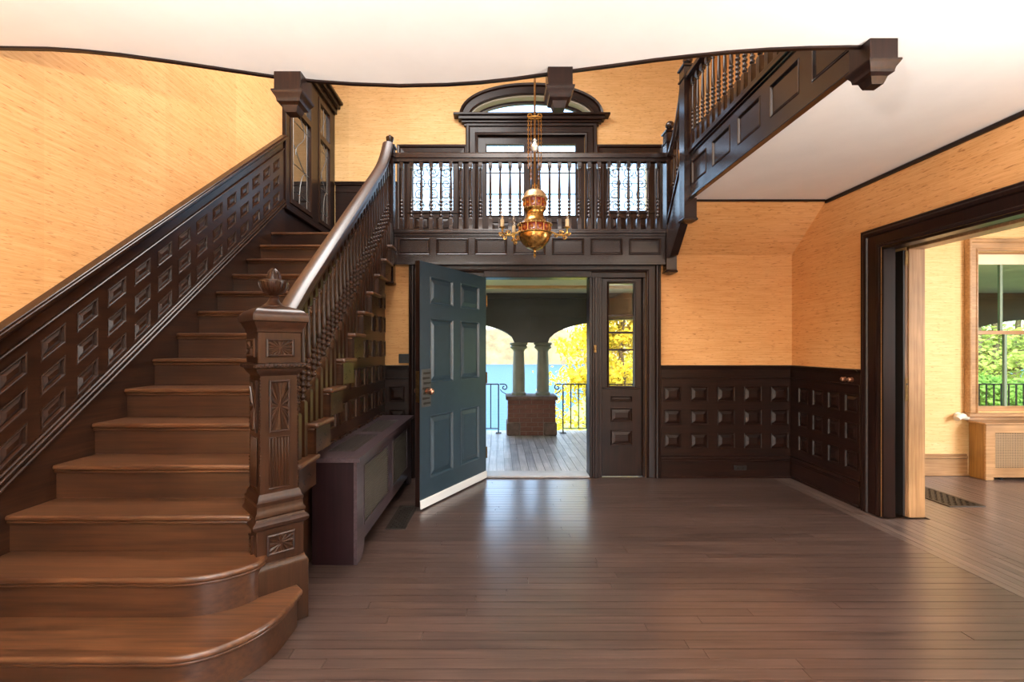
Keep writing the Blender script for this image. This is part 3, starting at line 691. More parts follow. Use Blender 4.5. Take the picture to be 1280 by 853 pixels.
# ------------------------------------------------------------------ right doorway casing, jambs, pocket door
frd = fr_right(XR)
mb = MB().sweep([(a*1.08, b) for a, b in CASE], [frd(-DY1,0), frd(-DY1,DZ), frd(-DY0,DZ), frd(-DY0,0)], frd.N)
mb.box(XR, XR+.10, DY1-.022, DY1, 0, DZ); mb.box(XR, XR+.10, DY0, DY1, DZ-.022, DZ); mb.box(XR, XR+.10, DY0, DY0+.022, 0, DZ)
struct(mb, 'trim_13', DARK['z'], 'dark moulded casing of the wide doorway to the side room', bevel=.003)
mb = MB().box(3.372, 3.505, DY1-.024, DY1, 0, DZ); mb.box(3.372, 3.505, DY0, DY1, DZ-.022, DZ); mb.box(3.50, 3.52, DY1-.01, DY1+.14, 0, DZ+.14)
struct(mb, 'trim_14', LIGHT['z'], 'light oak jamb lining on the side room side of the doorway', bevel=.003)
struct(MB().box(XR+.10, 3.37, DY0, 4.95, DZ+.001, DZ+.05).box(XR+.101, 3.369, DY1+1.06, DY1+1.08, 0, DZ), 'trim_15', BLACK, 'black head and back of the pocket door slot, its shade put into the colour')  # black liner, the unlit pocket's shade put into its colour
pd = empty('pocket_door', (3.352, DY1, .01), 'oak pocket door edge with brass lock plate showing in its slot', 'door')
build(MB().box(3.332, 3.3465, DY1-.016, DY1+1.04, .012, DZ-.03), 'dark_face', BLACK, pd)
build(MB().box(3.347, 3.369, DY1-.018, DY1+1.04, .012, DZ-.03), 'door_leaf', wood('pocket_door_oak', (.13,.058,.022), (.26,.125,.052), 'z', .4, .1), pd, bevel=.003)
build(MB().box(3.349, 3.367, DY1-.0205, DY1-.018, .96, 1.15), 'lock_plate', BRASSD, pd); build(MB().box(3.348, 3.368, DY1-.021, DY1-.018, 2.08, 2.20), 'guide_plate', BRASSD, pd)
build(MB().lathe([(.006,0),(.006,.004)], (0,0,0), 8), 'keyhole', BLACK, pd, loc=(3.358, DY1-.021, 1.10)).rotation_euler = (PI/2, 0, 0)

# ------------------------------------------------------------------ landing windows
def rect_window(name, fr, x0, x1, z0, z1, label, mat, w):
    mb = MB(); mb.wall(fr, x0, x1, z0, z1, w-.05, w, [(x0+.045, x1-.045, z0+.045, z1-.045)])
    return struct(mb, name, mat, label, bevel=.004, smooth=0)
WCASE = [(0,0),(0,.030),(.018,.040),(.028,.028),(.085,.034),(.095,.055),(.120,.060),(.130,.045),(.130,0)]
# central casing
mb = MB().sweep([(a*1.35, b) for a, b in WCASE], [fw(WX-.80, ZL), fw(WX-.80, 4.57), fw(WX+.80, 4.57), fw(WX+.80, ZL)], fw.N)
mb.wall(fw, WX-.80, WX+.80, 4.57, 4.70, -.15, .02)
struct(mb, 'trim_16', DARK['z'], 'dark casing around the landing french doors', bevel=.003)
mb = MB(); 
for (a, b, c, d) in ((1.00, 4.690, 4.730, .055), (1.04, 4.730, 4.765, .085), (1.08, 4.765, 4.815, .120), (1.15, 4.815, 4.850, .150)): mb.fbox(fw, WX-a, WX+a, b, c, 0, d)
struct(mb, 'trim_17', DARK['x'], 'dark projecting cornice shelf over the landing french doors', bevel=.006)
def ell(rx, rz, n=32): return [fw(WX-rx*math.cos(PI*i/n), AZ+rz*math.sin(PI*i/n)) for i in range(n+1)]
mb = MB().sweep([(0,0),(0,.035),(.015,.045),(.025,.030),(.110,.036),(.125,.060),(.150,.070),(.160,.055),(.160,0)], ell(AR, AH), fw.N)
struct(mb, 'trim_18', DARK['x'], 'dark elliptical arch moulding over the fanlight')
mb = MB().sweep([(-.035,-.10),(-.035,-.02),(-.02,.004),(.0,.004),(.0,-.10)], ell(AR, AH), fw.N)
fan_ = struct(mb, 'window_3', plain('cream_reveal', (.34,.33,.27), .5), 'elliptical fanlight window above the landing cornice')
build(MB().sweep([(-.075,-.14),(-.075,-.10),(-.03,-.095),(.0,-.10),(.0,-.14)], ell(AR, AH), fw.N), 'sash', DARK['x'], fan_)
gp = [(WX-(AR-.03)*math.cos(PI*i/24), AZ+(AH-.03)*math.sin(PI*i/24)) for i in range(25)]
build(MB().prism(fw, gp, -.125, -.120), 'pane', GLASS, fan_)
# french doors: two glazed leaves
for sgn, nm in ((-1, 'door_2'), (1, 'door_3')):
    a, b = (WX-.80, WX-.002) if sgn < 0 else (WX+.002, WX+.80)
    g0, g1 = (a+.135, b-.108) if sgn < 0 else (a+.108, b-.135)
    z0, z1 = 3.385, 4.445
    mb = MB().wall(fw, a, b, ZL+.01, 4.57, -.075, -.025, [(g0, g1, z0, z1)])
    o = struct(mb, nm, DARK['z'], ('stair side' if sgn < 0 else 'gallery side')+' glazed leaf of the landing french doors', bevel=.004, smooth=0)
    build(MB().sweep([(0,0),(0,.010),(.012,.012),(.018,0)], [fw(g0,z0,-.025), fw(g0,z1,-.025), fw(g1,z1,-.025), fw(g1,z0,-.025)], fw.N, closed=True), 'glazing_bead', DARK['z'], o)
    zs = [z0, 3.712, 4.032, 4.345, z1]
    for z in zs[1:-1]: build(MB().fbox(fw, g0, g1, z-.007, z+.007, -.060, -.040), 'glazing_bar', LEADD, o)
    for c, d in zip(zs, zs[1:]): build(MB().fbox(fw, g0, g1, c, d, -.052, -.048), 'pane', GLASS, o)
    f3 = fr_back(YW+.013)
    for cz, ph in ((3.20, .17), (2.92, .26)): link(panel_mesh(f3, .42, ph, DARK['x'], depth=.012), 'panel', o, f3((g0+g1)/2, cz, 0))
    build(MB().fbox(fw, (b-.03 if sgn < 0 else a+.005), (b-.005 if sgn < 0 else a+.03), 3.60, 3.72, -.026, -.014), 'latch', BRASS, o)
# leaded side windows
def scrolls(x0, x1, z0, z1):
    mb = MB(); W, H = x1-x0, z1-z0; nx, nz = 3, 5; rnd = random.Random(3)
    for i in range(nx):
        for j in range(nz):
            cx, cz = x0+W*(i+.5)/nx, z0+H*(j+.5)/nz; d = 1 if (i+j) % 2 else -1; R = min(W/nx, H/nz)*.50
            sp = [fw(cx+d*R*(1-t*.8)*math.cos(t*9+j), cz+R*(1-t*.8)*math.sin(t*9+j), -.055) for t in [k/22 for k in range(23)]]
            mb.tube(sp, .0075, 4)
            mb.tube([fw(cx+R*math.cos(j), cz+R*math.sin(j), -.055), fw(cx+d*W/nx*.5, cz+H/nz*.5, -.055), fw(cx+d*W/nx*.2, cz+H/nz*.8, -.055)], .0065, 4)
            mb.lathe([(.001,-.012),(.011,0),(.001,.012)], tuple(fw(cx, cz, -.055)), 6)
    for t in (.25, .5, .75): mb.fbox(fw, x0, x1, z0+H*t-.004, z0+H*t+.004, -.060, -.050)
    return mb
for (x0, x1), nm, lb_ in (((LX0, LX1), 'window_4', 'leaded scrollwork window on the stair side of the french doors'), ((RX0, RX1), 'window_5', 'leaded scrollwork window on the gallery side of the french doors')):
    mb = MB(); mb.wall(fw, x0, x1, SZ0, SZ1, -.08, -.03, [(x0+.004, x1-.004, SZ0+.004, SZ1-.004)])
    cx = (x0+x1)/2; o0 = .075
    mb.sweep([(a*1.1, b) for a, b in WCASE], [fw(x0-o0, ZL), fw(x0-o0, SZ1-.02), fw(x1+o0, SZ1-.02), fw(x1+o0, ZL)], fw.N)
    mb.wall(fw, x0-o0, x1+o0, ZL, SZ1-.02, .0, .018, [(x0, x1, SZ0, SZ1)])
    mb.fbox(fw, x0-o0, x1+o0, SZ0-.045, SZ0-.012, .018, .040)
    o = struct(mb, nm, DARK['z'], lb_, bevel=.003, smooth=0)
    build(MB().fbox(fw, x0, x1, SZ0, SZ1, -.058, -.052), 'pane', FROST, o)
    build(scrolls(x0+.005, x1-.005, SZ0+.005, SZ1-.005), 'leading', LEADD, o)
    f3 = fr_back(YW-.018-.012)
    for dx in (-.16, .16):
        for cz in (3.26, 3.01, 2.78): link(panel_mesh(f3, .20, .15, DARK['x'], depth=.012), 'panel', o, f3(cx+dx, cz, 0))
# landing wainscot left of the windows
fl_ = fr_back(YW); mb = MB(); f2 = fr_back(YW-.026)
framing(mb, f2, XL+.06, LX0-.215, ZL, 3.72, [-2.02, -1.70], [3.50, 3.22, 2.94], .20, .17)
mb.fbox(fl_, XL+.06, LX0-.215, 3.72, 3.82, 0, .022); mb.fbox(fl_, XL+.06, LX0-.215, 3.82, 3.845, 0, .045); mb.fbox(fl_, XL+.06, LX0-.215, 3.845, 3.868, 0, .060); mb.fbox(fl_, XL+.06, LX0-.215, 3.71, 3.73, 0, .034)
o = struct(mb, 'trim_19', DARK['x'], 'dark panelled wainscot behind the landing newel', bevel=.004, smooth=0)
add_panels(f2, [-2.02, -1.70], [3.50, 3.22, 2.94], .20, .17, DARK['x'], o)
mb = MB(); framing(mb, f2, RX1+.215, XR, ZL, 3.72, [2.62, 2.92], [3.50, 3.22, 2.94], .20, .17); mb.fbox(fl_, RX1+.215, XR, 3.72, 3.868, 0, .045)
o = struct(mb, 'trim_20', DARK['x'], 'dark panelled wainscot behind the gallery steps', bevel=.004, smooth=0)
add_panels(f2, [2.62, 2.92], [3.50, 3.22, 2.94], .20, .17, DARK['x'], o)
# tall leaded casements on the left wall of the landing
fq = fr_left(XL)
mb = MB(); mb.wall(fq, 5.24, 6.80, 3.04, 4.88, 0, .045, [(5.34, 5.98, 3.10, 4.82), (6.18, 6.64, 3.10, 4.82)])
mb.fbox(fq, 5.20, 6.80, 4.88, 4.96, 0, .08); mb.fbox(fq, 5.18, 6.80, 4.96, 5.02, 0, .13); mb.fbox(fq, 5.16, 6.80, 5.02, 5.06, 0, .17); mb.fbox(fq, 5.20, 6.80, 2.99, 3.04, 0, .075)
mb.fbox(fq, 5.22, 6.80, ZL, 2.99, 0, .03)
tc_ = struct(mb, 'trim_21', DARK['z'], 'dark casing and cornice of the tall landing casements', bevel=.005, smooth=0)
for (a, b), nm, lb_ in (((5.345, 5.975), 'window_6', 'tall leaded casement beside the top of the dado'), ((6.185, 6.635), 'window_7', 'tall leaded casement beside the landing corner')):
    mb = MB(); mb.wall(fq, a, b, 3.105, 4.815, .004, .055, [(a+.055, b-.055, 3.165, 4.265), (a+.055, b-.055, 4.345, 4.755)])
    o = struct(mb, nm, MID['z'], lb_, bevel=.004, smooth=0)
    for c, d in ((3.165, 4.265), (4.345, 4.755)):
        build(MB().fbox(fq, a+.055, b-.055, c, d, .018, .024), 'pane', DGLASS, o)
    W = b-a-.11; x0 = a+.055; mb = MB(); L_ = lambda u, v: fq(x0+W*u, v, .026)
    mb.tube([L_(.13,3.165), L_(.13,4.265)], .004, 4); mb.tube([L_(.87,3.165), L_(.87,4.265)], .004, 4)
    for z in (3.29, 3.62, 4.14): mb.tube([L_(0,z), L_(1,z)], .004, 4)
    mb.tube([L_(.5+.25*math.sin(t*PI*1.6), 4.265-.52*t) for t in [i/14 for i in range(15)]], .005, 4)
    mb.tube([L_(.13,3.86), L_(.6,3.66), L_(.87,3.58)], .004, 4)
    mb.tube([L_(.87-.42*math.sin(t*PI*.5), 3.62-.45*t*t) for t in [i/12 for i in range(13)]], .005, 4)
    mb.tube([L_(.5,4.345), L_(.5,4.755)], .004, 4); mb.tube([L_(.13,4.345), L_(.87,4.755)], .004, 4)
    build(mb, 'leading', LEAD, o)

# ------------------------------------------------------------------ chandelier
CX, CY = .289, 3.70
ch = empty('chandelier', (CX, CY, 2.11), 'ornate brass and amber glass chandelier hanging on a long rod', 'chandelier')
zz = lambda q: 2.69-(q-240)*.00099
def cl(parts, name, mat, par=ch, segs=28): return build(MB().lathe([(r*.00099, zz(q)) for r, q in parts][::-1], (CX,CY,0), segs), name, mat, par)
dome = cl([(8,238),(45,250),(72,262),(88,282),(95,300),(100,312),(104,320),(104,328),(96,332)], 'dome', DULL)
cl([(92,330),(90,360),(84,400)], 'upper_glass_band', RUBY)
cl([(86,398),(92,402),(90,410),(80,420),(74,440),(76,462),(88,490),(108,515),(128,530),(138,534),(138,542),(128,546)], 'waist', GILT)
cl([(124,544),(126,570),(122,602)], 'lower_glass_band', RUBY)
bowl = cl([(124,600),(138,603),(138,610),(128,616),(126,640),(116,665),(98,692),(70,715),(66,722),(40,734),(20,742),(10,748)], 'bowl', GILT)
cl([(8,746),(8,758),(14,764),(6,772),(11,784),(12,790),(6,798),(2,806)], 'finial', BRASS)
mb = MB()
for i in range(12):
    q = 2*PI*i/12
    mb.tube([(CX+.094*math.cos(q), CY+.094*math.sin(q), zz(328)), (CX+.087*math.cos(q), CY+.087*math.sin(q), zz(402))], .004, 5)
    mb.tube([(CX+.127*math.cos(q), CY+.127*math.sin(q), zz(543)), (CX+.125*math.cos(q), CY+.125*math.sin(q), zz(603))], .004, 5)
build(mb, 'cage', BRASS, ch)
for i in range(12):
    q = 2*PI*(i+.5)/12
    for R, zq, s_ in ((.090, 365, .015), (.124, 572, .018)):
        build(MB().lathe([(.001,-s_),(s_*.75,-s_*.4),(s_*.75,s_*.4),(.001,s_)], (CX+R*math.cos(q), CY+R*math.sin(q), zz(zq)), 8), 'jewel', AMBER, ch)
mb = MB()
for i in range(24):
    q = 2*PI*i/24
    for R, zq in ((.104, 324), (.088, 404), (.138, 538), (.138, 606)): mb.lathe([(.001,-.008),(.006,0),(.001,.008)], (CX+R*math.cos(q), CY+R*math.sin(q), zz(zq)), 5)
build(mb, 'beading', BRASSD, ch)
build(MB().tube([(CX, CY, 2.69), (CX, CY, ZTOP-.03)], .0085, 8), 'rod', BRASSD, ch)
build(MB().lathe([(.012,-.01),(.06,-.005),(.075,.02),(.02,.03)], (CX,CY,ZTOP-.03), 18), 'canopy', BRASS, ch)
build(MB().lathe([(.004,-.04),(.020,-.03),(.032,0),(.020,.03),(.010,.045),(.018,.055),(.006,.07)], (CX,CY,3.03), 14), 'crystal_ball', CRYSTAL, ch)
zr = EYE+(435-147)*CY/F
mb = MB().tube([(CX+.055*math.cos(2*PI*i/16), CY+.02*math.sin(2*PI*i/16), zr) for i in range(16)], .006, 6, True)
for sx_ in (-1, 1): mb.tube([(CX+sx_*(.040+.018*math.cos(2*PI*i/12)), CY, zr+.012+.018*math.sin(2*PI*i/12)) for i in range(12)], .0045, 5, True)
build(mb, 'pulley_wheel', BRASS, ch)
for dx, z0_ in ((-.052, 2.86), (.052, 2.86), (.030, 2.70), (-.030, 2.76)):
    mb = MB(); z = zr-.01; i = 0
    while z > z0_:
        mb.tube([(CX+dx+(.0055*math.cos(2*PI*k/6) if i%2 else 0), CY+(0 if i%2 else .0055*math.cos(2*PI*k/6)), z+.011*math.sin(2*PI*k/6)) for k in range(6)], .0018, 4, True); z -= .018; i += 1
    build(mb, 'chain', BRASS, ch)
mb = MB()
for q in range(3): 
    a = 2*PI*q/3+.4; mb.tube([(CX, CY, 2.715), (CX+.02*math.cos(a), CY+.02*math.sin(a), 2.73), (CX+.022*math.cos(a), CY+.022*math.sin(a), 2.70), (CX+.045*math.cos(a), CY+.045*math.sin(a), 2.685)], .004, 5)
build(mb, 'loop', BRASS, ch)
for ang in (2, 178, 128):
    a = math.radians(ang); R = .265; u = Vector((math.cos(a), math.sin(a), 0)); c = Vector((CX, CY, 0)); z = zz(590)
    P_ = lambda r_, h_: c+u*r_+Vector((0,0,z+h_))
    arm = build(MB().tube([P_(.13,0), P_(.16,-.010), P_(.20,-.028), P_(.24,-.024), P_(.262,-.002), P_(.265,.030)], .0075, 7), 'arm', BRASS, ch)
    mb = MB()
    for rr, hh, R_ in ((.175,-.030,.018), (.215,-.006,.020), (.245,-.046,.020), (.278,-.018,.016)):
        mb.tube([P_(rr+R_*(1-t*.7)*math.cos(t*8), hh+R_*(1-t*.7)*math.sin(t*8)) for t in [i/14 for i in range(15)]], .0045, 5)
    build(mb, 'scrollwork', BRASS, arm)
    e = P_(R, .028)
    build(MB().lathe([(.004,0),(.022,.006),(.026,.014),(.014,.018)], tuple(e), 12), 'drip_pan', BRASS, arm)
    build(MB().lathe([(.015,.014),(.015,.075),(.011,.078)], tuple(e), 12), 'candle', CANDLE, arm)
    build(MB().lathe([(.007,.078),(.013,.095),(.017,.115),(.013,.140),(.005,.160),(.001,.166)], tuple(e), 12), 'bulb', BULB, arm)

# ------------------------------------------------------------------ radiator cover in the hall
RXB, RXF, RY0, RY1, RZ = SW+.03, -.915, 2.93, 4.74, .695
COVER = wood('cover_sheen_wood', (.035,.022,.026), (.075,.050,.055), 'y', .34, .25)  # grey-lilac reflection put into the wood colour of front and top
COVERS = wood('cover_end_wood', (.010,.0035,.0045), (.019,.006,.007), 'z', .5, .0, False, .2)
rc = empty('radiator_cover', (-1.07, 3.8, 0), 'dark wooden radiator cover with mesh grilles along the stair wall', 'radiator cover')
fc = fr_left(RXF)
G = [(3.075, 3.765), (3.90, 4.52)]
outl = [(RY0,0),(RY0,RZ-.03),(RY1,RZ-.03),(RY1,0),(RY1-.07,0)]+[(RY1-.07-.09*math.sin(t*PI/2), .11*(1-math.cos(t*PI/2))) for t in (.25,.5,.75,1)]+[(RY0+.16-.0, .11)]+[(RY0+.07+.09*math.cos(t*PI/2), .11*(1-math.sin(t*PI/2))) for t in (.25,.5,.75,1)]
mb = MB(); mb.prism(fc, [(RY0,0),(RY0,.20),(RY1,.20),(RY1,0)]+outl[4:], -.022, 0)
mb.wall(fc, RY0, RY1, .20, RZ-.03, -.022, 0, [(a, b, .205, .605) for a, b in G])
build(mb, 'front_panel', COVER, rc, smooth=0)
build(MB().box(RXB, RXF-.022, RY0, RY0+.022, 0, RZ-.03), 'end_panel', COVERS, rc); build(MB().box(RXB, RXF-.022, RY1-.022, RY1, 0, RZ-.03), 'end_panel', COVERS, rc)
TG = [(3.10, 3.70), (3.82, 4.44)]
mb = MB(); ft = flat; mb.wall(ft, SW+.004, RXF+.022, RY0-.022, RY1+.022, RZ-.03, RZ, [(-1.170, -.985, a, b) for a, b in TG])
build(mb, 'top', COVER, rc, smooth=0, bevel=0)
for a, b in G:
    mb = MB(); n = int((b-a)/.018)
    for i in range(1, n): mb.fbox(fc, a+(b-a)*i/n-.0025, a+(b-a)*i/n+.0025, .205, .605, -.012, -.009)
    for i in range(1, 23): mb.fbox(fc, a, b, .205+.4*i/23-.0025, .205+.4*i/23+.0025, -.010, -.007)
    build(mb, 'mesh_grille', plain('grille_metal', (.13,.115,.09), .45, .5), rc, smooth=0)
    build(MB().sweep([(0,0),(0,.006),(-.012,.004),(-.012,0)], [fc(a,.205), fc(a,.605), fc(b,.605), fc(b,.205)], fc.N, closed=True), 'grille_bead', COVER, rc)
for a, b in TG:
    mb = MB(); n = int((b-a)/.030)
    for i in range(1, n): mb.box(-1.170, -.985, a+(b-a)*i/n-.006, a+(b-a)*i/n+.006, RZ-.016, RZ-.003)
    for x in (-1.12, -1.075, -1.03): mb.box(x-.004, x+.004, a, b, RZ-.018, RZ-.005)
    build(mb, 'top_grille', plain('top_grille_metal', (.05,.04,.035), .4, .4), rc, smooth=0)
build(MB().box(-1.20, -.98, 3.00, 4.66, .08, .56), 'radiator', IRON, rc)

def register(x0, x1, y0, y1, label):
    t = empty('floor_register', ((x0+x1)/2, (y0+y1)/2, 0), label, 'floor register')
    mb = MB(); mb.wall(flat, x0, x1, y0, y1, .0006, .006, [(x0+.025, x1-.025, y0+.025, y1-.025)]); build(mb, 'rim', BRONZE, t, smooth=0, bevel=.0015)
    build(MB().box(x0+.02, x1-.02, y0+.02, y1-.02, .0005, .0012), 'void', BLACK, t)  # black sheet coloured as the shade below the lattice
    mb = MB(); nx = max(4, int((x1-x0)/.032)); n2 = int((y1-y0)/.032)
    for i in range(nx+1):
        x = x0+.025+(x1-x0-.05)*i/nx; mb.box(x-.004, x+.004, y0+.025, y1-.025, .001, .005)
    for i in range(n2+1):
        y_ = y0+.025+(y1-y0-.05)*i/n2; mb.box(x0+.025, x1-.025, y_-.004, y_+.004, .001, .005)
    for i in range(nx):
        for j in range(n2):
            if (i+j) % 2: mb.lathe([(.010,0),(.010,.0035)], (x0+.025+(x1-x0-.05)*(i+.5)/nx, y0+.025+(y1-y0-.05)*(j+.5)/n2, .001), 6)
    build(mb, 'lattice', BRONZE, t, smooth=0)
register(-.88, -.72, 3.50, 4.02, 'dark pierced floor register beside the hall radiator cover')
register(3.96, 4.28, 4.00, 4.62, 'dark pierced floor register in the side room floor')

# ------------------------------------------------------------------ small wall fittings
def plate(x0, x1, y0, y1, z0, z1, slots, label, nm, cat):
    t = empty(nm, ((x0+x1)/2, y1, z0), label, cat); build(MB().box(x0, x1, y0, y1, z0, z1), 'plate', PLATE, t, bevel=.003)
    for a, b, c, d in slots: build(MB().box(a, b, y0-.003, y0, c, d), 'switch', BRONZE, t)
plate(-1.085, -.965, YB-.010, YB-.0005, 1.235, 1.335, [(-1.055,-1.04,1.27,1.30), (-1.01,-.995,1.27,1.30)], 'black double switch plate on the orange wall above the radiator cover end', 'switch_plate', 'switch')
plate(2.52, 2.655, YB-.038, YB-.0285, .085, .135, [(2.55,2.565,.10,.12), (2.61,2.625,.10,.12)], 'dark outlet in the baseboard below the panelled wainscot', 'outlet_plate', 'outlet')
for yy, lb_ in ((4.135, 'small metal knob on the wainscot frieze, the one nearer the room corner'), (4.055, 'small metal knob on the wainscot frieze, the one nearer the doorway casing')):
    tag(knob_at((XR-.0225, yy, 1.115), (-1,0,0), 'wall_knob', None, KNOB, .020, .03), lb_, 'knob', 'pair of knobs on the wainscot frieze')

# ------------------------------------------------------------------ side room: window, baseboard, radiator cover, pipe
fs2 = fr_back(5.0)
mb = MB().sweep([(a*1.0, b) for a, b in WCASE], [fs2(WRX0, WRZ0-.01), fs2(WRX0, WRZ1), fs2(WRX1, WRZ1), fs2(WRX1, WRZ0-.01)], fs2.N)
mb.fbox(fs2, WRX0-.16, WRX1+.16, WRZ0-.045, WRZ0-.012, 0, .09); mb.fbox(fs2, WRX0-.13, WRX1+.13, WRZ0-.09, WRZ0-.045, 0, .045)
w8 = struct(mb, 'window_8', LIGHT['x'], 'light oak double hung window of the side room', bevel=.004)
ZM = 1.56
mb = MB(); mb.wall(fs2, WRX0, WRX1, WRZ0-.01, ZM+.03, -.075, -.035, [(WRX0+.03, WRX1-.03, WRZ0+.055, ZM-.012)]); build(mb, 'lower_sash', LIGHT['x'], w8, smooth=0, bevel=.003)
mb = MB(); mb.wall(fs2, WRX0, WRX1, ZM-.01, WRZ1, -.118, -.078, [(WRX0+.03, WRX1-.03, ZM+.028, WRZ1-.045)]); build(mb, 'upper_sash', LIGHT['x'], w8, smooth=0, bevel=.003)
GREENP = plain('green_sash_paint', (.20,.28,.20), .5)
gx = [WRX0+.03, WRX0+.375, WRX0+.72, WRX1-.03]
for a, b in zip(gx, gx[1:]):
    build(MB().fbox(fs2, a, b, WRZ0+.055, ZM-.012, -.058, -.054), 'pane', OLDGLASS, w8); build(MB().fbox(fs2, a, b, ZM+.028, WRZ1-.045, -.100, -.096), 'pane', OLDGLASS, w8)
for x in gx[1:-1]:
    build(MB().fbox(fs2, x-.014, x+.014, WRZ0+.055, ZM-.012, -.066, -.040), 'glazing_bar', GREENP, w8); build(MB().fbox(fs2, x-.014, x+.014, ZM+.028, WRZ1-.045, -.110, -.084), 'glazing_bar', GREENP, w8)
mb = MB().fbox(fs2, 3.52, 5.125, 0, .19, 0, .022); mb.fbox(fs2, 3.52, 5.125, .19, .215, 0, .032); mb.fbox(fs2, 3.52, 5.125, .215, .235, 0, .018); mb.fbox(fs2, 3.52, 5.125, 0, .02, .022, .036)
struct(mb, 'baseboard_side_room', LIGHT['x'], 'light oak baseboard of the side room', bevel=.004)
rc2 = empty('radiator_cover', (5.75, 4.88, 0), 'light oak radiator cover with lattice grille under the side room window', 'radiator cover')
f4 = fr_back(4.80)
mb = MB(); mb.wall(f4, 5.135, 6.42, .03, .59, -.022, 0, [(5.235, 6.32, .13, .50)]); mb.fbox(f4, 5.135, 5.22, 0, .03, -.022, 0); mb.fbox(f4, 6.34, 6.42, 0, .03, -.022, 0)
build(mb, 'front_panel', LIGHT['x'], rc2, smooth=0, bevel=.003)
build(MB().box(5.135, 5.157, 4.822, 4.975, 0, .59), 'end_panel', wood('gold_oak', (.22,.10,.018), (.34,.17,.04), 'z', .35, .3), rc2)
build(MB().box(6.398, 6.42, 4.822, 4.975, 0, .59), 'end_panel', LIGHT['z'], rc2)
build(MB().box(5.11, 6.44, 4.785, 4.975, .59, .608), 'top', LIGHT['x'], rc2, bevel=.004)
mb = MB(); 
for i in range(1, 60):
    x = 5.235+1.085*i/60; mb.fbox(f4, x-.0035, x+.0035, .13, .50, -.014, -.011)
for i in range(1, 21): z = .13+.37*i/21; mb.fbox(f4, 5.235, 6.32, z-.0035, z+.0035, -.012, -.009)
build(mb, 'lattice_grille', plain('tan_lattice', (.40,.26,.14), .6), rc2, smooth=0)
build(MB().box(5.30, 6.25, 4.85, 4.93, .06, .52), 'radiator', BRONZE, rc2); build(MB().lathe([(.02,0),(.02,.06)], (5.33,4.84,0), 8), 'radiator_foot', IRON, rc2)
pp = empty('pipe_stub', (5.03, 5.0, .62), 'cream pipe end curling from the wall beside the window sill', 'pipe')
build(MB().tube([(5.10, 4.965, .64), (5.04, 4.955, .655), (4.99, 4.945, .650), (4.955, 4.93, .63)], [.030,.034,.034,.028], 10), 'pipe_elbow', PIPE, pp)
build(MB().lathe([(.045,0),(.045,.012)], (0,0,0), 12), 'wall_flange', PIPE, pp, loc=(5.03, 4.999, .65)).rotation_euler = (PI/2, 0, 0)

# window frames added behind the photographer, round the front fill lights
for i, (a, b) in enumerate(((-1.3, .2), (1.25, 2.75))):
    ffr = Fr((0,-3.0,0), (-1,0,0), (0,0,1), (0,1,0)); mb = MB()
    mb.sweep(WCASE, [ffr(-b,.6), ffr(-b,2.5), ffr(-a,2.5), ffr(-a,.6)], ffr.N); mb.fbox(ffr, -b-.15, -a+.15, .555, .6, 0, .08)
    struct(mb, 'window_%d' % (9+i), DARK['x'], ('stair side' if i == 0 else 'doorway side')+' window added for light in the unseen front wall of the hall')

# fill uplights added behind the photographer to brighten the ceiling, shaped as floor lamps
def add_uplight(x, y, label, power):
    t = empty('fill_uplight', (x, y, 0), label, 'added fill light')
    build(MB().lathe([(.14,0),(.14,.015),(.05,.035),(.012,.05)], (x,y,0), 20), 'base', BRASSD, t)
    build(MB().tube([(x,y,.04),(x,y,1.66)], .011, 10), 'pole', BRASSD, t)
    build(MB().lathe([(.02,1.65),(.08,1.68),(.15,1.74),(.19,1.82),(.185,1.82),(.145,1.745),(.078,1.69),(.01,1.665)], (x,y,0), 24), 'bowl', BRASS, t)
    l = lamp('fill_uplight_area', 'AREA', (x, y, 1.80), (x, y+.001, 3), power, (1.0, .965, .915), .22); l.data.shape = 'DISK'; l.parent = t; l.location = (0, 0, 1.80)
add_uplight(-.9, -.45, 'added unseen fill uplight on the stair side of the hall', 235)
add_uplight(2.3, .35, 'added unseen fill uplight on the doorway side of the hall', 112)

# ------------------------------------------------------------------ porch
PZ = -.08; PY1 = 8.15
pf = struct(MB().box(-4.5, 10.5, YB+.15, PY1, -1.3, PZ-.022), 'floor_porch', PDECK, 'weathered grey board floor of the porch')
x = -1.6; i = 0
while x < 3.3:
    c = random.uniform(5.9, 7.2)
    plank(x, x+.098, YB+.155, c, PDECK, pf, PZ, .0025, .02); plank(x, x+.098, c, PY1, PDECK, pf, PZ, .0025, .02); x += .098
struct(MB().box(-4.5, 10.5, YB+.15, 8.4, 2.33, 2.44), 'ceiling_porch', PORCHC, 'pale yellow boarded porch ceiling', smooth=0)
struct(MB().box(-.4, 1.2, 5.62, 5.66, 2.315, 2.33), 'trim_22', DARK['x'], 'dark batten on the porch ceiling')
mb = MB(); mb.wall(fr_back(5.16), -4.5, -2.65, -.3, 2.4, -.1, 0); mb.wall(fr_back(5.16), 6.75, 10.5, -.3, 2.4, -.1, 0)
struct(mb, 'wall_porch', PORCHW, 'house wall along the porch', smooth=0)
XP, SP = .548, 3.50
def soff(x):
    d = (x-XP+SP/2) % SP-SP/2
    if abs(d) < .285: return 1.49
    t = (SP/2-abs(d))/(SP/2-.285); return 1.49+.40*math.sqrt(max(0, 1-t*t))
xs = sorted({-4.5+.08*i for i in range(188)} | {XP+k*SP+q for k in (-1,0,1,2) for q in (-.2851,-.285,.285,.2851)})
mb = MB(); fp = fr_back(7.75)
pol = [(x, soff(x)) for x in xs]+[(xs[-1], 2.33), (xs[0], 2.33)]
mb.prism(fp, pol, -.30, 0); mb.wall(fp, XP+.0, XP+3.1, 1.93, 1.945, 0, .012); mb.wall(fp, XP-.008, XP+.008, 1.50, 1.945, 0, .012); mb.wall(fp, -4.5, 10.4, 2.24, 2.33, 0, .03)
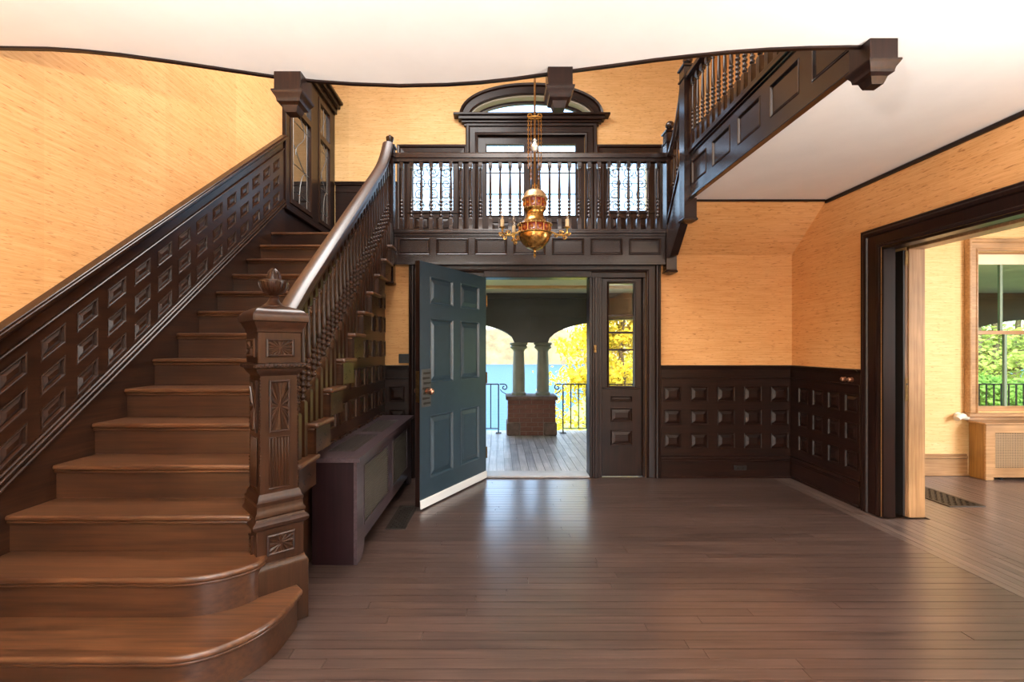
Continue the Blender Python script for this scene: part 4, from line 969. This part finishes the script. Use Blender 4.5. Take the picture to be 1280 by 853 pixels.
struct(mb, 'porch_beam', PORCHW, 'dark green arched porch beam over the columns', smooth=30)
# brick piers with paired columns
def brick_pier(cx, label, full):
    t = empty('brick_pier', (cx, 7.90, PZ), label, 'pier', None)
    x0, x1, y0, y1 = cx-.405, cx+.405, 7.65, 8.12; H = .60
    build(MB().box(x0+.014, x1-.014, y0+.014, y1-.014, PZ, PZ+H), 'core', MORTAR, t)
    cap = MB().box(x0-.03, x1+.03, y0-.03, y1+.03, PZ+H, PZ+H+.062); build(cap, 'cap_stone', STONE, t, bevel=.014, segs=2)
    rows = 8; rh = H/rows; cache = {}
    def brick(xa, xb, ya, yb, za, zb_):
        k = (round(xb-xa,3), round(yb-ya,3))
        if k not in cache: cache[k] = mesh_of(MB().box(-(xb-xa)/2+.005, (xb-xa)/2-.005, -(yb-ya)/2+.0, (yb-ya)/2-.0, -rh/2+.0055, rh/2-.0055), 'brick', BRICKM, 0)
        o = link(cache[k], 'brick', t, ((xa+xb)/2, (ya+yb)/2+random.uniform(-.003,.003), (za+zb_)/2)); return o
    for r in range(rows):
        za = PZ+r*rh; off = .0 if r % 2 else .10; xx = x0
        stone = r < 3
        lo, hi = (x0+.21, x1-.21) if stone else (x0, x1)
        xx = lo; first = True
        while xx < hi-.01:
            L = (.20 if not (first and off) else .10); xb = min(xx+L, hi)
            if hi-xb < .06: xb = hi
            brick(xx, xb, y0, y0+.03, za, za+rh); xx = xb; first = False
        if not stone and full:
            yy = y0+.03
            while yy < y1-.05:
                yb = min(yy+.2, y1)
                for xs_ in (x0, x1-.03): brick(xs_, xs_+.03, yy, yb, za, za+rh)
                yy = yb
    for sx_ in (0, 1):
        xa = x0-.02 if sx_ == 0 else x1-.20
        mb = MB().box(xa, xa+.22, y0-.02, y1, PZ, PZ+3*rh-.006); o = build(mb, 'corner_stone', STONE, t, bevel=.03, segs=3)
for k, lb_ in ((0, 'brick porch pier with stone corners facing the open door'), (1, 'brick porch pier between sidelight and side room window'), (2, 'brick porch pier beside the view from the side room window'), (-1, 'brick porch pier hidden behind the open front door')):
    brick_pier(XP+k*SP, lb_, k == 0)
    for j, dx in enumerate((-.209, .209)):
        x = XP+k*SP+dx; y_ = 7.90; zb_ = PZ+.662
        c = empty('porch_column', (x, y_, zb_), 'round porch column on the '+('pier facing the open door' if k == 0 else 'pier between sidelight and side room' if k == 1 else 'pier beside the side room window' if k == 2 else 'pier behind the open front door')+', '+('its water side' if j == 0 else 'its tree side'), 'column')
        build(MB().lathe([(.125,zb_),(.125,zb_+.02),(.130,zb_+.035),(.118,zb_+.05),(.108,zb_+.06)], (x,y_,0), 20), 'base', COLP, c)
        build(MB().lathe([(.106,zb_+.055),(.106,.9),(.098,1.20),(.092,1.345)], (x,y_,0), 20), 'shaft', COLP, c)
        build(MB().lathe([(.092,1.335),(.098,1.345),(.100,1.36),(.118,1.375),(.140,1.392),(.150,1.415),(.140,1.435),(.128,1.445),(.150,1.452),(.158,1.47),(.150,1.490)], (x,y_,0), 20), 'capital', COLP, c)
# wrought iron railings between the piers
def railing(x0, x1, sl_, sr_, label):
    t = empty('porch_railing', (x0, 7.90, PZ), label, 'railing'); yy = 7.90; zt_, zb_ = .768, .0
    build(MB().box(x0, x1, yy-.014, yy+.014, zt_-.010, zt_+.010), 'top_rail', IRON, t); build(MB().box(x0, x1, yy-.012, yy+.012, zb_-.008, zb_+.008), 'bottom_rail', IRON, t)
    n = max(2, round((x1-x0)/.132)); me_ = mesh_of(MB().box(-.0085,.0085,-.0085,.0085,0,zt_-zb_), 'iron_bar', IRON, 0)
    for i in range(1, n): link(me_, 'iron_bar', t, (x0+(x1-x0)*i/n, yy, zb_))
    for xx, sgn, on in ((x0, -1, sl_), (x1, 1, sr_)):
        build(MB().box(xx-.011, xx+.011, yy-.011, yy+.011, PZ, zt_), 'end_post', IRON, t); build(MB().box(xx-.05, xx+.05, yy-.05, yy+.05, PZ, PZ+.014), 'foot_plate', IRON, t)
        if on:
            pts = [(xx+sgn*.02, yy, zt_)]+[(xx+sgn*(.10+.055*math.cos(q)*k_), yy, zt_-.055+.055*math.sin(q)*k_) for q, k_ in [(PI/2-i*.5, 1-i*.055) for i in range(14)]]
            build(MB().tube(pts, .010, 6), 'scroll', IRON, t)
            build(MB().tube([(xx+sgn*.03, yy, zt_-.09), (xx+sgn*.06, yy, zt_-.13), (xx+sgn*.13, yy, zt_-.17)], .007, 6), 'tie', IRON, t)
railing(XP-SP+.52, XP-.56, True, True, 'black iron porch railing between the pier and open water')
railing(XP+.56, XP+SP-.52, True, True, 'black iron porch railing between the pier and the yellow tree')
railing(XP+SP+.52, XP+2*SP-.52, True, True, 'black iron porch railing outside the side room window')
railing(XP+2*SP+.52, 10.4, True, False, 'black iron porch railing at the far porch end')

# ------------------------------------------------------------------ outside: bank, water, far shore, trees
GR = plain('lawn', (.16,.22,.05), .9, 0, 0, .3, 3)
WZ = -9.0
mb = MB(); nx, nyy = 30, 14; vs = []
for j in range(nyy+1):
    for i in range(nx+1):
        xx = -40+120*i/nx; t = j/nyy; yy = 8.16+t*42; k = max(0, min(1, (xx-3)/9)); k = k*k*(3-2*k)
        drop_ = (-1.1-8.6*min(1, t*1.25))*(1-k)+(-.35-1.5*t)*k
        vs.append((xx, yy, drop_+.25*noise.noise(Vector((xx*.2, yy*.2, 0)))))
mb.add(vs, [(j*(nx+1)+i, j*(nx+1)+i+1, (j+1)*(nx+1)+i+1, (j+1)*(nx+1)+i) for j in range(nyy) for i in range(nx)])
struct(mb, 'ground', GR, 'grassy bank falling from the porch to the water')
m, nt, b = nodes('lake_water'); setc(b, (.036,.095,.155), .55); b.inputs['Specular IOR Level'].default_value = .12; f = noise_n(nt, coords(nt, (.25,1.1,1)), 1.0, 5, .6); bump(nt, b, f, .55, .3)
struct(MB().box(-900, 900, 18, 420, WZ-1, WZ), 'water', m, 'blue lake seen from the porch', smooth=0)
m, nt, b = nodes('far_woods'); setc(b, (.3,.3,.1), .95)
c = ramp(nt, noise_n(nt, coords(nt, (1,1,1)), .12, 6, .7), [(.3, (.065,.058,.032)), (.5, (.125,.105,.055)), (.7, (.175,.125,.075))]); nt.links.new(c, b.inputs['Base Color'])
mb = MB(); vs = []; nx, nv = 260, 8
for j in range(nv+1):
    for i in range(nx+1):
        xx = -420+840*i/nx; t = j/nv; H = 22+4*noise.noise(Vector((xx*.012, 1.3, 0)))+3.0*noise.noise(Vector((xx*.09, 4, 0)))
        vs.append((xx+2*noise.noise(Vector((xx*.3,j*.7,5))), 285+40*t+4*noise.noise(Vector((xx*.2, j*.9, 2))), WZ-.5+H*math.sin(t*PI*.5)+1.2*noise.noise(Vector((xx*.35, j*1.3, 9)))))
mb.add(vs, [(j*(nx+1)+i, j*(nx+1)+i+1, (j+1)*(nx+1)+i+1, (j+1)*(nx+1)+i) for j in range(nv) for i in range(nx)])
struct(mb, 'hillside', m, 'wooded far shore across the lake')

def leafmat(name, c1, c2, tr=.5):
    m = bpy.data.materials.new(name); m.use_nodes = True; nt = m.node_tree; b = nt.nodes['Principled BSDF']; setc(b, c1, .6)
    f = noise_n(nt, coords(nt, (1,1,1)), 2.3, 2); col = ramp(nt, f, [(.35, c1), (.65, c2)]); nt.links.new(col, b.inputs['Base Color'])
    t = N_(nt, 'ShaderNodeBsdfTranslucent'); nt.links.new(col, t.inputs[0]); mx = N_(nt, 'ShaderNodeMixShader'); mx.inputs[0].default_value = tr
    nt.links.new(b.outputs[0], mx.inputs[1]); nt.links.new(t.outputs[0], mx.inputs[2]); nt.links.new(mx.outputs[0], nt.nodes['Material Output'].inputs[0]); return m
YELLOW = leafmat('spring_leaves', (.52,.40,.020), (.70,.58,.05)); GREEN = leafmat('green_leaves', (.22,.30,.05), (.50,.52,.16)); BUSH = leafmat('bush_leaves', (.10,.22,.03), (.26,.40,.08))
BARK = plain('bark', (.10,.075,.055), .9, 0, 0, .3, 10)
def tree(x, y, z0, h, spread, label, leaf, n_leaf, size, seed, stems=1, low=.25):
    rnd = random.Random(seed); t = empty('tree', (x, y, z0), label, 'tree'); mb = MB(); tips = []
    for s_ in range(stems):
        a0 = rnd.uniform(0, 6.28); lean = .10*spread if stems > 1 else .04*spread
        top = Vector((x+lean*math.cos(a0)*2, y+lean*math.sin(a0)*2, z0+h*.9)); base = Vector((x+.25*math.cos(a0)*(stems > 1), y+.25*math.sin(a0)*(stems > 1), z0-.3))
        tr_ = [base.lerp(top, q)+Vector((rnd.uniform(-.1,.1), rnd.uniform(-.1,.1), 0))*q*2 for q in (0,.2,.4,.6,.8,1)]
        r0 = .022*h/(1+.5*(stems-1)); mb.tube(tr_, [r0*(1-.85*q) for q in (0,.2,.4,.6,.8,1)], 7)
        for b_ in range(16):
            q = low+(1-low)*rnd.random()*.95; i = min(4, int(q*5)); p = tr_[i].lerp(tr_[i+1], q*5-i); a = rnd.uniform(0, 6.28); L = spread*rnd.uniform(.55, 1.0)*(1.15-.6*q)
            e = p+Vector((math.cos(a)*L, math.sin(a)*L, L*rnd.uniform(-.05,.45))); mid = p.lerp(e, .5)+Vector((0,0,L*.10))
            mb.tube([p, mid, e], [r0*.32, r0*.2, r0*.06], 5); tips += [(p.lerp(mid, .5), L*.25), (mid, L*.38), (mid.lerp(e, .5), L*.36), (e, L*.30)]
            for c_ in range(3):
                a2 = a+rnd.uniform(-1.1, 1.1); s0 = mid.lerp(e, rnd.random()); e2 = s0+Vector((math.cos(a2), math.sin(a2), rnd.uniform(-.2,.5)))*L*.42
                mb.tube([s0, e2], [r0*.10, r0*.03], 4); tips.append((e2, L*.25))
    build(mb, 'trunk', BARK, t)
    vs = []; fs = []
    for i in range(n_leaf):
        c_, r_ = tips[rnd.randrange(len(tips))]; d = Vector((rnd.gauss(0,1), rnd.gauss(0,1), rnd.gauss(0,.6)))*r_*.55; p = c_+d
        u = Vector((rnd.gauss(0,1), rnd.gauss(0,1), rnd.gauss(0,1))).normalized(); v = u.orthogonal().normalized(); s_ = size*rnd.uniform(.6, 1.3); bq = len(vs)
        vs += [tuple(p-u*s_), tuple(p+v*s_*.55), tuple(p+u*s_), tuple(p-v*s_*.55)]; fs.append((bq, bq+1, bq+2, bq+3))
    me_ = bpy.data.meshes.new('foliage'); me_.from_pydata(vs, [], fs); me_.materials.append(leaf); o = link(me_, 'foliage', t); o['kind'] = 'stuff'
    return t
tree(4.3, 14.6, -3.2, 8.6, 2.6, 'bright yellow green spring tree right of the porch pier', YELLOW, 15000, .085, 11, 3, .2)
tree(8.4, 24, -5.0, 14, 3.8, 'taller yellow green tree behind the spring tree', YELLOW, 14000, .10, 5, 2, .2)
tree(10.4, 15.5, -1.2, 9, 2.6, 'loose pale green tree beyond the sidelight', GREEN, 14000, .10, 21, 2, .15)
tree(16.6, 15.5, -.8, 8, 2.8, 'pale spring tree outside the side room window', GREEN, 13000, .09, 31, 2, .12)
tree(24.0, 21.5, -.9, 10, 3.6, 'broad green tree far beyond the side room window', GREEN, 14000, .12, 41, 2, .1)
tree(15.0, 27.5, -.9, 9, 3.0, 'leafy tree on the lawn behind the porch end', GREEN, 10000, .10, 44, 2, .1)
def bush(x, y, z0, r, label, seed):
    rnd = random.Random(seed); t = empty('bush', (x, y, z0), label, 'bush'); vs = []; fs = []; mb = MB()
    for i in range(9):
        a = rnd.uniform(0, 6.28); mb.tube([(x, y, z0-.1), (x+r*.5*math.cos(a), y+r*.5*math.sin(a), z0+r*rnd.uniform(.5,1.1))], [.02,.006], 5)
    build(mb, 'stem', BARK, t)
    for i in range(3500):
        d = Vector((rnd.gauss(0,1), rnd.gauss(0,1), rnd.gauss(0,1))).normalized()*r*rnd.uniform(.5,1); p = Vector((x, y, z0+r*.55))+Vector((d.x, d.y, d.z*.6))
        u = Vector((rnd.gauss(0,1), rnd.gauss(0,1), rnd.gauss(0,1))).normalized(); v = u.orthogonal().normalized(); s_ = .07*rnd.uniform(.6,1.3); bq = len(vs)
        vs += [tuple(p-u*s_), tuple(p+v*s_*.6), tuple(p+u*s_), tuple(p-v*s_*.6)]; fs.append((bq, bq+1, bq+2, bq+3))
    me_ = bpy.data.meshes.new('foliage'); me_.from_pydata(vs, [], fs); me_.materials.append(BUSH); o = link(me_, 'foliage', t); o['kind'] = 'stuff'
bush(12.4, 12.0, -.5, 1.1, 'low green bush by the lawn edge outside the side room window', 3)
bush(14.6, 12.6, -.6, 1.0, 'rounded green bush beside the pale spring tree', 4)
bush(10.4, 11.6, -.5, .9, 'small green bush at the porch end pier', 6)

for o in list(bpy.data.objects):
    if o.name.split('.')[0] in ('beading', 'hole_shade_inlays', 'reeding', 'fluting', 'rope_twist', 'bead_string', 'cage', 'mesh_grille', 'top_grille', 'lattice_grille', 'lattice', 'chain', 'scrollwork', 'leading', 'relief'):
        o['kind'] = 'stuff'
